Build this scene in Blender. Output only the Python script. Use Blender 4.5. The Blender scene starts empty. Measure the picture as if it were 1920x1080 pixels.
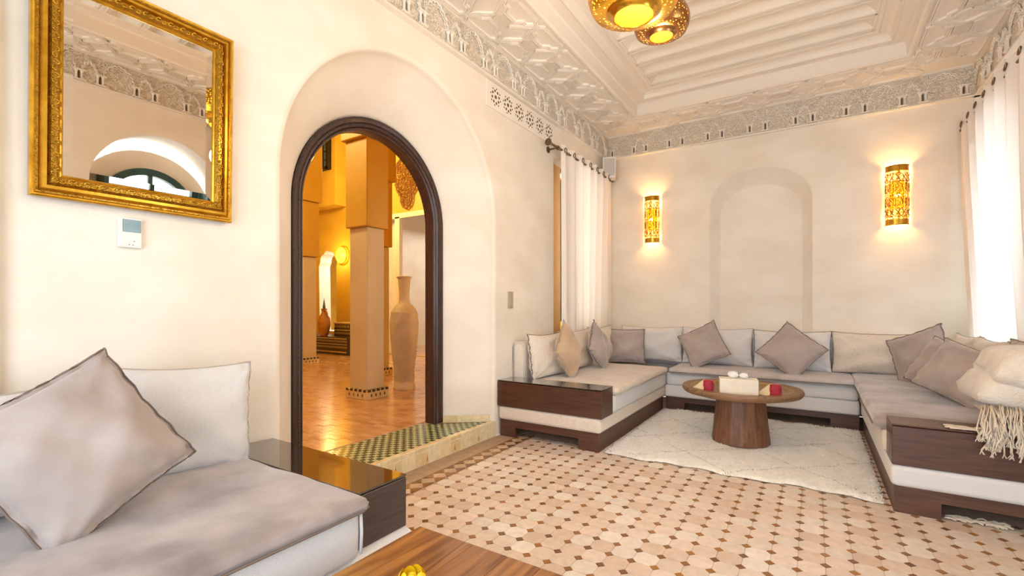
import bpy, bmesh, math, random
from math import sin, cos, pi, radians as R
from mathutils import Vector, Matrix, geometry
random.seed(7)
S = bpy.context.scene
COL = S.collection
# ------------------------------------------------------------------ camera
CX, CZ = 2.32, 1.13
cd = bpy.data.cameras.new('camera'); cam = bpy.data.objects.new('camera', cd); COL.objects.link(cam)
cam.location = (CX, 0, CZ); cam.rotation_euler = (R(90), 0, R(32.712))
cd.sensor_width = 36; cd.lens = 881.22/1920*36; cd.shift_y = 33/1920; cd.clip_start = .02
S.camera = cam
# ------------------------------------------------------------------ world, lights, exposure
W = bpy.data.worlds.new('sky'); S.world = W; W.use_nodes = True
wn = W.node_tree.nodes; wl = W.node_tree.links
bg = wn['Background']; sk = wn.new('ShaderNodeTexSky'); sk.sky_type = 'HOSEK_WILKIE'; sk.turbidity = 4
sk.sun_direction = Vector((.7, -.4, .6)).normalized()
mxw = wn.new('ShaderNodeMixRGB'); mxw.inputs[0].default_value = .6; mxw.inputs[2].default_value = (1, 1, 1, 1)
wl.new(sk.outputs[0], mxw.inputs[1]); wl.new(mxw.outputs[0], bg.inputs[0]); bg.inputs[1].default_value = 1.6
def area(name, loc, rot, sx, sy, power, col):
    l = bpy.data.lights.new(name, 'AREA'); l.shape = 'RECTANGLE'; l.size = sx; l.size_y = sy; l.energy = power; l.color = col
    o = bpy.data.objects.new(name, l); COL.objects.link(o); o.location = loc; o.rotation_euler = rot
    return o
def point(name, loc, power, col, r=.06):
    l = bpy.data.lights.new(name, 'POINT'); l.energy = power; l.color = col; l.shadow_soft_size = r
    o = bpy.data.objects.new(name, l); COL.objects.link(o); o.location = loc
    return o
DAY = (.74, .87, 1.0); WARM = (1.0, .62, .24)
area('window_daylight', (4.25, 2.2, 1.5), (0, R(90), 0), 2.2, 1.5, 40, DAY)
area('curtain_window_daylight', (4.2, 4.95, 1.7), (0, R(90), 0), 2.0, 1.3, 90, DAY)
area('garden_door_daylight', (2.1, -1.75, 1.35), (R(90), 0, 0), 2.3, 2.3, 44, (.74, .87, 1.0))  # unseen fill light added behind the camera
area('left_window_daylight', (-.48, 4.9, 1.8), (0, R(-90), 0), 1.7, 1.1, 25, (1, .95, .85))
area('far_room_daylight', (-4.2, 9.2, 3.0), (0, 0, 0), 3.0, 2.5, 26, (1, .93, .82))  # daylight assumed for the bright room beyond; its source is unseen
area('arch_room_daylight', (-7.4, 8.4, 2.6), (R(-60), 0, 0), 1.6, 1.6, 60, (.88, .94, 1.0))  # unseen daylight assumed from the white-blue brightness behind the arch
point('hall_lamp', (-3.1, 2.4, 3.9), 112, (1.0, .77, .33), .25)  # unseen lamp assumed from the yellow light on the hall walls
point('hall_lamp_far', (-5.2, 5.3, 3.7), 78, (1.0, .76, .28), .25)  # second assumed lamp, out of view, for the far end of the hall
point('pendant_light', (1.61, 2.16, 2.24), 18, (1.0, .72, .42), .08)  # warm fill light added in mid-air below the large pendant
point('pendant_light_small', (1.61, 2.70, 2.40), 6, (1.0, .68, .38), .06)  # smaller fill light, also added, floating below the copper pendant
S.view_settings.view_transform = 'Standard'; S.view_settings.look = 'None'
S.view_settings.gamma = 1; S.view_settings.use_curve_mapping = False
S.view_settings.exposure = 1.12

# ------------------------------------------------------------------ materials
def srgb(h):
    h = h.lstrip('#'); v = [int(h[i:i+2], 16)/255 for i in (0, 2, 4)]
    return tuple(((c+.055)/1.055)**2.4 if c > .04045 else c/12.92 for c in v) + (1,)
def mat(name, c1, c2=None, rough=.6, metal=0, scale=6, bump=0, bscale=40, detail=4, stretch=(1, 1, 1), spec=None, sheen=0, trans=0, emit=None, estr=0, coat=0):
    m = bpy.data.materials.new(name); m.use_nodes = True; nt = m.node_tree; N = nt.nodes; L = nt.links
    b = N['Principled BSDF']; b.inputs['Roughness'].default_value = rough; b.inputs['Metallic'].default_value = metal
    if spec is not None: b.inputs['Specular IOR Level'].default_value = spec
    if sheen: b.inputs['Sheen Weight'].default_value = sheen; b.inputs['Sheen Roughness'].default_value = .4
    if coat: b.inputs['Coat Weight'].default_value = coat; b.inputs['Coat Roughness'].default_value = .08
    tc = N.new('ShaderNodeTexCoord'); mp = N.new('ShaderNodeMapping'); mp.inputs['Scale'].default_value = stretch
    L.new(tc.outputs['Object'], mp.inputs[0])
    if c2:
        n = N.new('ShaderNodeTexNoise'); n.inputs['Scale'].default_value = scale; n.inputs['Detail'].default_value = detail
        L.new(mp.outputs[0], n.inputs['Vector'])
        r = N.new('ShaderNodeValToRGB'); r.color_ramp.elements[0].position = .32; r.color_ramp.elements[1].position = .68
        r.color_ramp.elements[0].color = srgb(c1); r.color_ramp.elements[1].color = srgb(c2)
        L.new(n.outputs['Fac'], r.inputs[0]); L.new(r.outputs[0], b.inputs['Base Color'])
    else: b.inputs['Base Color'].default_value = srgb(c1)
    if bump:
        n2 = N.new('ShaderNodeTexNoise'); n2.inputs['Scale'].default_value = bscale; n2.inputs['Detail'].default_value = 5
        L.new(mp.outputs[0], n2.inputs['Vector'])
        bp = N.new('ShaderNodeBump'); bp.inputs['Strength'].default_value = bump; bp.inputs['Distance'].default_value = .01
        L.new(n2.outputs['Fac'], bp.inputs['Height']); L.new(bp.outputs[0], b.inputs['Normal'])
    if emit: b.inputs['Emission Color'].default_value = srgb(emit); b.inputs['Emission Strength'].default_value = estr
    return m
def wood(name, c1, c2, rough=.35, axis=1, scale=3, coat=0):
    m = bpy.data.materials.new(name); m.use_nodes = True; nt = m.node_tree; N = nt.nodes; L = nt.links
    b = N['Principled BSDF']; b.inputs['Roughness'].default_value = rough
    if coat: b.inputs['Coat Weight'].default_value = coat; b.inputs['Coat Roughness'].default_value = .06
    tc = N.new('ShaderNodeTexCoord'); mp = N.new('ShaderNodeMapping'); s = [14, 14, 14]; s[axis] = 1.2; mp.inputs['Scale'].default_value = s
    oi = N.new('ShaderNodeObjectInfo'); mu = N.new('ShaderNodeMath'); mu.operation = 'MULTIPLY'; mu.inputs[1].default_value = 37
    cb = N.new('ShaderNodeCombineXYZ'); va = N.new('ShaderNodeVectorMath')
    L.new(oi.outputs['Random'], mu.inputs[0])
    for i in range(3): L.new(mu.outputs[0], cb.inputs[i])
    L.new(tc.outputs['Object'], mp.inputs[0]); L.new(mp.outputs[0], va.inputs[0]); L.new(cb.outputs[0], va.inputs[1])
    n = N.new('ShaderNodeTexNoise'); n.inputs['Scale'].default_value = scale; n.inputs['Detail'].default_value = 7; n.inputs['Distortion'].default_value = 1.2
    L.new(va.outputs[0], n.inputs['Vector'])
    r = N.new('ShaderNodeValToRGB'); r.color_ramp.elements[0].position = .35; r.color_ramp.elements[1].position = .65
    r.color_ramp.elements[0].color = srgb(c1); r.color_ramp.elements[1].color = srgb(c2)
    L.new(n.outputs['Fac'], r.inputs[0]); L.new(r.outputs[0], b.inputs['Base Color'])
    bp = N.new('ShaderNodeBump'); bp.inputs['Strength'].default_value = .12; bp.inputs['Distance'].default_value = .004
    L.new(n.outputs['Fac'], bp.inputs['Height']); L.new(bp.outputs[0], b.inputs['Normal'])
    return m
def tilemat(name, cols, px, py, x0, y0, rough=.45, scale2=25, coat=0):
    "colour drawn per tile cell from the tile's place in the grid"
    m = bpy.data.materials.new(name); m.use_nodes = True; nt = m.node_tree; N = nt.nodes; L = nt.links
    b = N['Principled BSDF']; b.inputs['Roughness'].default_value = rough
    if coat: b.inputs['Coat Weight'].default_value = coat; b.inputs['Coat Roughness'].default_value = .15
    g = N.new('ShaderNodeNewGeometry'); sp = N.new('ShaderNodeSeparateXYZ'); L.new(g.outputs['Position'], sp.inputs[0])
    cb = N.new('ShaderNodeCombineXYZ')
    for i, (o, p) in enumerate(((x0, px), (y0, py))):
        a = N.new('ShaderNodeMath'); a.operation = 'SUBTRACT'; a.inputs[1].default_value = o; L.new(sp.outputs[i], a.inputs[0])
        d = N.new('ShaderNodeMath'); d.operation = 'DIVIDE'; d.inputs[1].default_value = p; L.new(a.outputs[0], d.inputs[0])
        f = N.new('ShaderNodeMath'); f.operation = 'FLOOR'; L.new(d.outputs[0], f.inputs[0]); L.new(f.outputs[0], cb.inputs[i])
    w = N.new('ShaderNodeTexWhiteNoise'); w.noise_dimensions = '3D'; L.new(cb.outputs[0], w.inputs['Vector'])
    r = N.new('ShaderNodeValToRGB'); r.color_ramp.interpolation = 'LINEAR'
    while len(r.color_ramp.elements) < len(cols): r.color_ramp.elements.new(.5)
    for i, c in enumerate(cols): r.color_ramp.elements[i].position = i/(len(cols)-1); r.color_ramp.elements[i].color = srgb(c)
    L.new(w.outputs['Value'], r.inputs[0])
    n = N.new('ShaderNodeTexNoise'); n.inputs['Scale'].default_value = scale2; n.inputs['Detail'].default_value = 6; L.new(g.outputs['Position'], n.inputs['Vector'])
    mr = N.new('ShaderNodeMapRange'); mr.inputs[1].default_value = .25; mr.inputs[2].default_value = .75; mr.inputs[3].default_value = .86; mr.inputs[4].default_value = 1.08
    L.new(n.outputs['Fac'], mr.inputs[0])
    mx = N.new('ShaderNodeMixRGB'); mx.blend_type = 'MULTIPLY'; mx.inputs[0].default_value = 1
    L.new(r.outputs[0], mx.inputs[1]); L.new(mr.outputs[0], mx.inputs[2]); L.new(mx.outputs[0], b.inputs['Base Color'])
    bp = N.new('ShaderNodeBump'); bp.inputs['Strength'].default_value = .25; bp.inputs['Distance'].default_value = .003
    L.new(n.outputs['Fac'], bp.inputs['Height']); L.new(bp.outputs[0], b.inputs['Normal'])
    return m
def carved(name, col, scale=45, dist=.012):
    m = mat(name, col, rough=.75); nt = m.node_tree; N = nt.nodes; L = nt.links
    tc = N.new('ShaderNodeTexCoord')
    n = N.new('ShaderNodeTexNoise'); n.inputs['Scale'].default_value = scale*.6; n.inputs['Detail'].default_value = 2; n.inputs['Distortion'].default_value = 2.5
    L.new(tc.outputs['Object'], n.inputs['Vector'])
    r = N.new('ShaderNodeValToRGB'); r.color_ramp.elements[0].position = .46; r.color_ramp.elements[1].position = .54
    L.new(n.outputs['Fac'], r.inputs[0])
    bp = N.new('ShaderNodeBump'); bp.inputs['Strength'].default_value = .8; bp.inputs['Distance'].default_value = dist
    L.new(r.outputs[0], bp.inputs['Height']); L.new(bp.outputs[0], N['Principled BSDF'].inputs['Normal'])
    return m
def perforated(name, col, hole, scale, thr, rough=.25):
    "brass sheet with rows of small punched holes (see-through)"
    m = bpy.data.materials.new(name); m.use_nodes = True; nt = m.node_tree; N = nt.nodes; L = nt.links
    b = N['Principled BSDF']; b.inputs['Base Color'].default_value = srgb(col); b.inputs['Metallic'].default_value = .9; b.inputs['Roughness'].default_value = rough
    tc = N.new('ShaderNodeTexCoord'); v = N.new('ShaderNodeTexVoronoi'); v.inputs['Scale'].default_value = scale; v.inputs['Randomness'].default_value = .5
    L.new(tc.outputs['Object'], v.inputs['Vector'])
    lt = N.new('ShaderNodeMath'); lt.operation = 'LESS_THAN'; lt.inputs[1].default_value = thr; L.new(v.outputs['Distance'], lt.inputs[0])
    t = N.new('ShaderNodeBsdfTransparent'); mx = N.new('ShaderNodeMixShader')
    L.new(lt.outputs[0], mx.inputs[0]); L.new(b.outputs[0], mx.inputs[1]); L.new(t.outputs[0], mx.inputs[2])
    L.new(mx.outputs[0], N['Material Output'].inputs[0])
    return m
def glassy(name, col, rough=.03, tr=1):
    m = mat(name, col, rough=rough); b = m.node_tree.nodes['Principled BSDF']; b.inputs['Transmission Weight'].default_value = tr; b.inputs['IOR'].default_value = 1.45
    return m
def thin_glass(name):
    m = bpy.data.materials.new(name); m.use_nodes = True; nt = m.node_tree; N = nt.nodes; L = nt.links
    N.remove(N['Principled BSDF']); t = N.new('ShaderNodeBsdfTransparent'); t.inputs[0].default_value = (.96, .98, .97, 1)
    g = N.new('ShaderNodeBsdfGlossy'); g.inputs['Roughness'].default_value = 0; fr = N.new('ShaderNodeFresnel'); fr.inputs[0].default_value = 1.45
    mx = N.new('ShaderNodeMixShader'); L.new(fr.outputs[0], mx.inputs[0]); L.new(t.outputs[0], mx.inputs[1]); L.new(g.outputs[0], mx.inputs[2])
    L.new(mx.outputs[0], N['Material Output'].inputs[0])
    return m
def cloth_thin(name, col, tr=.35):
    m = bpy.data.materials.new(name); m.use_nodes = True; nt = m.node_tree; N = nt.nodes; L = nt.links
    b = N['Principled BSDF']; b.inputs['Base Color'].default_value = srgb(col); b.inputs['Roughness'].default_value = .9
    t = N.new('ShaderNodeBsdfTranslucent'); t.inputs[0].default_value = srgb(col)
    mx = N.new('ShaderNodeMixShader'); mx.inputs[0].default_value = tr
    L.new(b.outputs[0], mx.inputs[1]); L.new(t.outputs[0], mx.inputs[2]); L.new(mx.outputs[0], N['Material Output'].inputs[0])
    return m
M = {}
M['wall'] = mat('tadelakt_plaster', '#e6dccd', '#f1e9dd', rough=.55, scale=2.2, bump=.12, bscale=14, detail=8, stretch=(1, 1, 1.6))
M['plaster'] = mat('white_moulded_plaster', '#eee6db', rough=.7, bump=.06, bscale=30)
M['carve'] = carved('carved_plaster', '#e6dbcb', 38, .02)
M['carve2'] = carved('carved_medallion_plaster', '#f0e6d8', 60, .006)
M['dark_gap'] = mat('shadow_gap', '#6b5a46', rough=.9)  # brown that paints in the shade between colonnettes and in pierced holes
M['sandy'] = mat('sand_tadelakt', '#cfc0a0', '#ddd0b2', rough=.5, scale=2, bump=.1, bscale=12)
M['hallwall'] = mat('ochre_tadelakt', '#cfa338', '#dcb34a', rough=.5, scale=2, bump=.1, bscale=12)  # beige-ochre plaster with the yellow of the hall lamps put into its colour
M['grout'] = mat('floor_grout', '#a48c78', '#b8a18c', rough=.9, scale=30)
M['tile'] = tilemat('terracotta_octagons', ['#c9b2a2', '#d6c4b7', '#dccbc0', '#d1bfb1', '#d6ccc3', '#e3d9d0'], .1035, .1045, .293-.05175+.05175, 1.83-.1045*20)
M['dot'] = tilemat('brown_dot_tiles', ['#6f4a2c', '#86562a', '#9c682a', '#7a5034'], .1035, .1045, .293-.05175, 1.83-.1045*20-.05225, rough=.3)
M['bordertile'] = tilemat('border_tiles', ['#b59a80', '#c4aa8e', '#cfb79c'], .11, .11, 0, 0)
M['plainband'] = mat('cement_band', '#a58b72', '#b39a80', rough=.7, scale=20, bump=.3, bscale=60)
M['riser'] = tilemat('cream_glazed_tiles', ['#d9c08c', '#e6d2a4', '#eadcb8', '#dcc690'], .125, .125, 0, 0, rough=.25)
M['teakp'] = mat('ochre_painted_board', '#b98a4c', '#c8985a', rough=.6, scale=5)
M['green'] = mat('dark_green_zellige', '#36452c', '#4c5c3a', rough=.2, scale=30)
M['pale'] = mat('pale_zellige', '#aeb08a', '#c4c29c', rough=.2, scale=30)
M['halltile'] = tilemat('orange_hall_tiles', ['#c08a58', '#cf9c68', '#d8a878', '#b98252'], .13, .065, 0, 0, rough=.22, coat=.3)
M['frame'] = wood('dark_carved_wood', '#33201a', '#4a3026', rough=.3, axis=2, coat=.3)
M['walnut'] = wood('dark_walnut', '#452a20', '#5a392b', rough=.35, axis=0, coat=.2)
M['walnutg'] = wood('dark_walnut_grey', '#3a2e2c', '#4c3d38', rough=.35, axis=1, coat=.2)
M['plinth'] = wood('walnut_plinth', '#4d3023', '#63402f', rough=.4, axis=0)
M['plinthy'] = wood('walnut_plinth_side', '#4d3023', '#63402f', rough=.4, axis=1)
M['blackglass'] = mat('smoked_glass', '#2a1f18', rough=.03, spec=.9, coat=1)
M['linen'] = mat('pale_linen', '#dad8d8', '#e2e0e0', rough=.9, scale=200, bump=.35, bscale=220, sheen=.3)
M['linen2'] = mat('cream_linen', '#dccfbf', '#e6dccf', rough=.9, scale=60, bump=.35, bscale=220, sheen=.3)
M['topper'] = mat('beige_topper', '#cdbfb0', '#dacec1', rough=.9, scale=8, bump=.2, bscale=60, sheen=.3)
M['greyt'] = mat('grey_topper', '#b9b1b0', '#c9c2c1', rough=.9, scale=8, bump=.2, bscale=60, sheen=.3)
M['velvet'] = mat('taupe_velvet', '#a39691', '#b6aaa5', rough=.75, scale=5, bump=.55, bscale=7, sheen=.6, detail=4)
M['velvetd'] = mat('taupe_velvet_seat', '#7d706d', '#b6aaa7', rough=.7, scale=4.5, bump=.5, bscale=6, sheen=.7, detail=6)
M['sand'] = mat('sand_velvet', '#b89c7e', '#cbb296', rough=.75, scale=6, bump=.25, bscale=18, sheen=.5)
M['pipe'] = mat('taupe_piping', '#7d6d62', rough=.8)
M['pipel'] = mat('linen_piping', '#b8aca4', rough=.9)
M['gold'] = mat('gilded_wood', '#c08a1c', '#e0ae3a', rough=.3, metal=.85, scale=20, bump=.1, bscale=80)
M['goldc'] = carved('gilded_carving', '#b98a2c', 90, .006); M['goldc'].node_tree.nodes['Principled BSDF'].inputs['Metallic'].default_value = .8; M['goldc'].node_tree.nodes['Principled BSDF'].inputs['Roughness'].default_value = .3
M['mirror'] = mat('mirror_glass', '#d8cbbb', rough=.0, metal=1)  # brown tint stands in for the backlit shade of the reflected wall
M['brass'] = mat('polished_brass', '#b8892c', '#cf9f3c', rough=.25, metal=1, scale=10)
M['brassd'] = mat('dark_brass', '#8a5f3a', '#a37448', rough=.3, metal=1, scale=10)
M['perf'] = perforated('perforated_brass', '#c89a30', 0, 62, .3)
M['perfd'] = perforated('perforated_copper', '#9c6a3c', 0, 62, .2)
M['liner'] = mat('lit_liner', '#ffd880', emit='#ffb030', estr=1.8)
M['disc'] = mat('lit_amber_disc', '#ffb810', emit='#ffa000', estr=.42, rough=.4)
M['disc2'] = mat('lit_orange_disc', '#e09020', emit='#ff8c10', estr=.35, rough=.4)
M['bulb'] = mat('bulb', '#ffffff', emit='#fff0c8', estr=30)
M['steel'] = mat('antique_nickel', '#6d5d4c', '#86745f', rough=.3, metal=1, scale=10)
M['curtain'] = cloth_thin('sheer_white_curtain', '#f3ebe4', .17)
M['white'] = mat('white_plastic', '#e9e6e2', rough=.4)
M['grille'] = mat('speaker_mesh', '#c9c6c4', '#d8d5d2', rough=.8, scale=300, bump=.5, bscale=400)
M['screen'] = mat('lcd_screen', '#5d7470', rough=.08)
M['greyp'] = mat('grey_print', '#77736e', rough=.6)
M['switch'] = mat('champagne_switch', '#b8ac98', rough=.35, metal=.3)
M['rug'] = mat('ivory_wool', '#f0ebe3', '#faf7f2', rough=1, scale=30, bump=.5, bscale=120, sheen=.4)
M['rugline'] = mat('grey_wool', '#8c7c6c', rough=1)
M['oak'] = wood('brown_oak', '#6b4630', '#8c6146', rough=.5, axis=2, scale=2.5)
M['oakh'] = wood('brown_oak_rim', '#75543a', '#967250', rough=.45, axis=0)
M['tray'] = mat('aged_brass_tray', '#a07c3c', '#c09a50', rough=.28, metal=.85, scale=8)
M['teak'] = wood('teak', '#6a3c1c', '#ac7440', rough=.3, axis=1, scale=1.6, coat=.25)
M['marble'] = mat('cream_stone', '#e6dfcc', '#efe9da', rough=.35, scale=12)
M['tissue'] = mat('white_tissue', '#f6f4f4', rough=.9)
M['red'] = mat('crimson_velvet', '#8f0f26', '#b01834', rough=.6, scale=30, sheen=.5, bump=.3, bscale=60)
M['cream'] = mat('cream_cloth', '#e4cfa4', rough=.8)
M['fleece'] = mat('ivory_fleece', '#ddd2c2', '#eae2d6', rough=1, scale=14, bump=1, bscale=70, sheen=.6)
M['fringe'] = mat('ivory_fringe', '#d6c6b0', '#e9dcca', rough=1, scale=30)
M['yellow'] = mat('yellow_petal', '#f2c400', '#ffdc20', rough=.5, scale=20)
M['leafg'] = mat('leaf_green', '#4d6a2a', rough=.5)
M['vasem'] = mat('pale_ribbed_clay', '#c8b08a', '#d8c29c', rough=.45, scale=8)
M['urn'] = mat('amber_clay', '#a8702c', '#c48a40', rough=.35, scale=10)
M['zel'] = mat('dark_zellige', '#33291f', '#463a2c', rough=.3, scale=30)
M['zelw'] = mat('ivory_zellige', '#d8c08c', rough=.3)
M['fret'] = mat('brown_fretwork', '#7d4d18', '#96601e', rough=.6, scale=20)
M['iron'] = mat('black_iron', '#16130f', rough=.5)
M['pane'] = mat('night_pane', '#5a6470', rough=.08)
M['plate'] = mat('lit_brass_plate', '#ffd24a', emit='#ffc21c', estr=1.6, rough=.3)
M['greenw'] = mat('teal_painted_wood', '#1f4a4e', '#2a5a5c', rough=.5, scale=8)
M['clear'] = thin_glass('window_glass')
M['ygl'] = mat('amber_window_glass', '#d8b410', '#e8cc30', rough=.2, scale=30, emit='#e0c010', estr=.25)  # emission puts a backlit glow into the opaque amber pane
M['black'] = mat('black_cloth', '#1d1a18', rough=.8)
M['garden'] = mat('hedge', '#4d6a30', '#6f8c48', rough=.9, scale=9, bump=1, bscale=20)

# ------------------------------------------------------------------ helpers
def link(name, me, m=None, parent=None):
    o = bpy.data.objects.new(name, me); COL.objects.link(o)
    if parent: o.parent = parent
    if m is not None: me.materials.append(m)
    return o
def empty(name, loc=(0, 0, 0), rz=0):
    o = bpy.data.objects.new(name, None); COL.objects.link(o); o.location = loc; o.rotation_euler = (0, 0, rz); o.empty_display_size = .05; return o
def tag(o, label=None, cat=None, group=None, kind=None):
    if label: o['label'] = label
    if cat: o['category'] = cat
    if group: o['group'] = group
    if kind: o['kind'] = kind
    return o
class MB:
    def __init__(s): s.v = []; s.f = []
    def add(s, vs, fs):
        n = len(s.v); s.v += [tuple(v) for v in vs]; s.f += [tuple(i+n for i in f) for f in fs]; return s
    def box(s, x0, x1, y0, y1, z0, z1):
        return s.add([(x0, y0, z0), (x1, y0, z0), (x1, y1, z0), (x0, y1, z0), (x0, y0, z1), (x1, y0, z1), (x1, y1, z1), (x0, y1, z1)],
                     [(0, 3, 2, 1), (4, 5, 6, 7), (0, 1, 5, 4), (1, 2, 6, 5), (2, 3, 7, 6), (3, 0, 4, 7)])
    def grid(s, P, close_u=False, close_v=False):
        nu, nv = len(P), len(P[0]); n = len(s.v); s.v += [tuple(p) for r in P for p in r]
        for i in range(nu-(0 if close_u else 1)):
            for j in range(nv-(0 if close_v else 1)):
                s.f.append((n+i*nv+j, n+((i+1) % nu)*nv+j, n+((i+1) % nu)*nv+(j+1) % nv, n+i*nv+(j+1) % nv))
        return s
    def tube(s, pts, r, k=6, closed=False, caps=True):
        pts = [Vector(p) for p in pts]; n = len(pts); rows = []
        up = Vector((0, 0, 1))
        for i, p in enumerate(pts):
            a = pts[(i-1) % n] if (closed or i > 0) else p; b = pts[(i+1) % n] if (closed or i < n-1) else p
            t = (b-a); t = t.normalized() if t.length > 1e-9 else Vector((0, 0, 1))
            x = t.cross(up)
            if x.length < .05: x = t.cross(Vector((1, 0, 0)))
            x.normalize(); y = x.cross(t)
            rr = r[i] if isinstance(r, (list, tuple)) else r
            rows.append([p+(x*cos(2*pi*j/k)+y*sin(2*pi*j/k))*rr for j in range(k)])
        base = len(s.v); s.grid(rows, close_u=closed, close_v=True)
        if caps and not closed:
            s.f.append(tuple(base+j for j in range(k))); s.f.append(tuple(base+(n-1)*k+j for j in reversed(range(k))))
        return s
    def lathe(s, prof, k=32, c=(0, 0, 0)):
        P = [[(c[0]+r*cos(2*pi*j/k), c[1]+r*sin(2*pi*j/k), c[2]+z) for j in range(k)] for r, z in prof]
        return s.grid(P, close_v=True)
    def prism(s, poly, z0, z1, inset=0, iz=0):
        n = len(poly); cx = sum(p[0] for p in poly)/n; cy = sum(p[1] for p in poly)/n
        if inset:
            s.add([(x, y, z0) for x, y in poly]+[(x, y, z1-iz) for x, y in poly]+[(x+(cx-x)*inset, y+(cy-y)*inset, z1) for x, y in poly],
                  [tuple(range(2*n, 3*n))]+[(i, (i+1) % n, n+(i+1) % n, n+i) for i in range(n)]+[(n+i, n+(i+1) % n, 2*n+(i+1) % n, 2*n+i) for i in range(n)])
        else:
            s.add([(x, y, z0) for x, y in poly]+[(x, y, z1) for x, y in poly],
                  [tuple(reversed(range(n))), tuple(range(n, 2*n))]+[(i, (i+1) % n, n+(i+1) % n, n+i) for i in range(n)])
        return s
    def xf(s, mx): s.v = [tuple(mx @ Vector(v)) for v in s.v]; return s
    def mesh(s, name='m', smooth=False, fix=True):
        me = bpy.data.meshes.new(name); me.from_pydata(s.v, [], s.f); me.update()
        if fix:
            bm = bmesh.new(); bm.from_mesh(me); bmesh.ops.recalc_face_normals(bm, faces=bm.faces); bm.to_mesh(me); bm.free()
        if smooth:
            me.polygons.foreach_set('use_smooth', [True]*len(me.polygons))
            if smooth != 'all': me.set_sharp_from_angle(angle=R(smooth if smooth > 1 else 40))
        return me
    def build(s, name, m, parent=None, smooth=False, fix=True): return link(name, s.mesh(name, smooth, fix), m, parent)
def rbox(name, x0, x1, y0, y1, z0, z1, r, m, parent=None, seg=3):
    bm = bmesh.new(); bmesh.ops.create_cube(bm, size=1)
    for v in bm.verts: v.co = Vector(((x0+x1)/2+v.co.x*(x1-x0), (y0+y1)/2+v.co.y*(y1-y0), (z0+z1)/2+v.co.z*(z1-z0)))
    bmesh.ops.bevel(bm, geom=bm.edges[:], offset=r, segments=seg, affect='EDGES', profile=.5)
    me = bpy.data.meshes.new(name); bm.to_mesh(me); bm.free()
    big = sorted(range(len(me.polygons)), key=lambda i: -me.polygons[i].area)[:6]
    if seg > 2: me.polygons.foreach_set('use_smooth', [i not in big for i in range(len(me.polygons))])
    return link(name, me, m, parent)
def holed(outer, holes, tf):
    "flat polygon with holes in 2D -> MB mapped by tf(u,v)"
    loops = [[Vector((a, b, 0)) for a, b in l] for l in [outer]+holes]
    tris = geometry.tessellate_polygon(loops); vs = [p for l in loops for p in l]
    return MB().add([tf(p.x, p.y) for p in vs], [tuple(t) for t in tris])
def arch(c, z0, zs, r, n=32, rz=None):
    rz = rz or r
    return [(c+r, z0)]+[(c+r*cos(pi*i/n), zs+rz*sin(pi*i/n)) for i in range(n+1)]+[(c-r, z0)]

# ================================================================== SETTING
D, XR, YF, ZC = 5.94, 3.60, -1.5, 3.345
STEP = .131
# ---- left wall with the deep arched niche and doorway, and the curtained window
NC, NR, NZ = 2.365, .957, 1.838        # niche on the wall face
DC, DR, DZ, DX = 2.38, .690, 1.79, -.355
wl_ = empty('wall_left'); tag(wl_, kind='structure')
def niche_ring(k): # loops from wall face to frame
    return k
nfil = [(NR+.035, 0.0), (NR+.016, -.003), (NR+.004, -.012), (NR, -.03)]
nl = arch(NC, STEP, NZ, NR+.035, 40)
win = [(5.62, .5), (5.62, 2.70), (4.425, 2.70), (4.425, .5)]
outer = [(YF, -.02), (7.5, -.02), (7.5, ZC+.02), (YF, ZC+.02)]
holed([(YF, 0), (D+.1, 0), (D+.1, ZC+.02), (YF, ZC+.02)], [nl, win], lambda a, b: (0, a, b)).build('plaster_face', M['wall'], wl_)
rows = []
for rr, x in nfil: rows.append([(x, y, z) for y, z in arch(NC, STEP, NZ, rr, 40)])
for t in [i/10 for i in range(1, 11)]:
    e = t*t*(3-2*t)*.35+t*.65
    r_ = NR+(DR-NR)*e; c_ = NC+(DC-NC)*t; z_ = NZ+(DZ-NZ)*t; x_ = -.03+(DX-.02+.03)*t
    rows.append([(x_, y, z) for y, z in arch(c_, STEP, z_, r_, 40)])
rows.append([(-.46, y, z) for y, z in arch(DC, STEP, DZ, DR, 40)])
MB().grid(rows).build('arched_reveal', M['wall'], wl_, smooth=60)
MB().grid([[(x, y, z) for y, z in win+[win[0]]] for x in (0, -.3)]).build('window_reveal', M['wall'], wl_)
inn = arch(DC, STEP, DZ, DR-.09, 32)
holed([(-1.6, STEP), (7.6, STEP), (7.6, 5.3), (-1.6, 5.3)], [[(a, b+.0005) for a, b in inn], [(4.425, .5), (5.62, .5), (5.62, 2.70), (4.425, 2.70)]], lambda a, b: (-.47, a, b)).build('hall_face', M['hallwall'], wl_)
# ---- window behind the left curtain
wn2 = empty('window_1'); tag(wn2, kind='structure')
mb = MB()
for y in (4.80, 5.2, 5.58): mb.box(-.16, -.12, y, y+.022, .5, 2.70)
for z in (.5, .95, 1.5, 2.1, 2.66): mb.box(-.155, -.125, 4.80, 5.62, z, z+.04)
MB().box(-.15, -.11, 4.425, 4.80, .5, 2.70).build('ochre_side_board', M['teakp'], wn2)
mb.build('window_frame', M['iron'], wn2)
for k_, (z0, z1, m_) in enumerate(((.54, .95, 'ygl'), (.99, 1.5, 'clear'), (1.54, 2.1, 'clear'), (2.14, 2.58, 'clear'))):
    for y0 in (4.82, 5.22): MB().box(-.145, -.14, y0, y0+.37, z0, z1).build('pane', M[m_], wn2)
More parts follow.
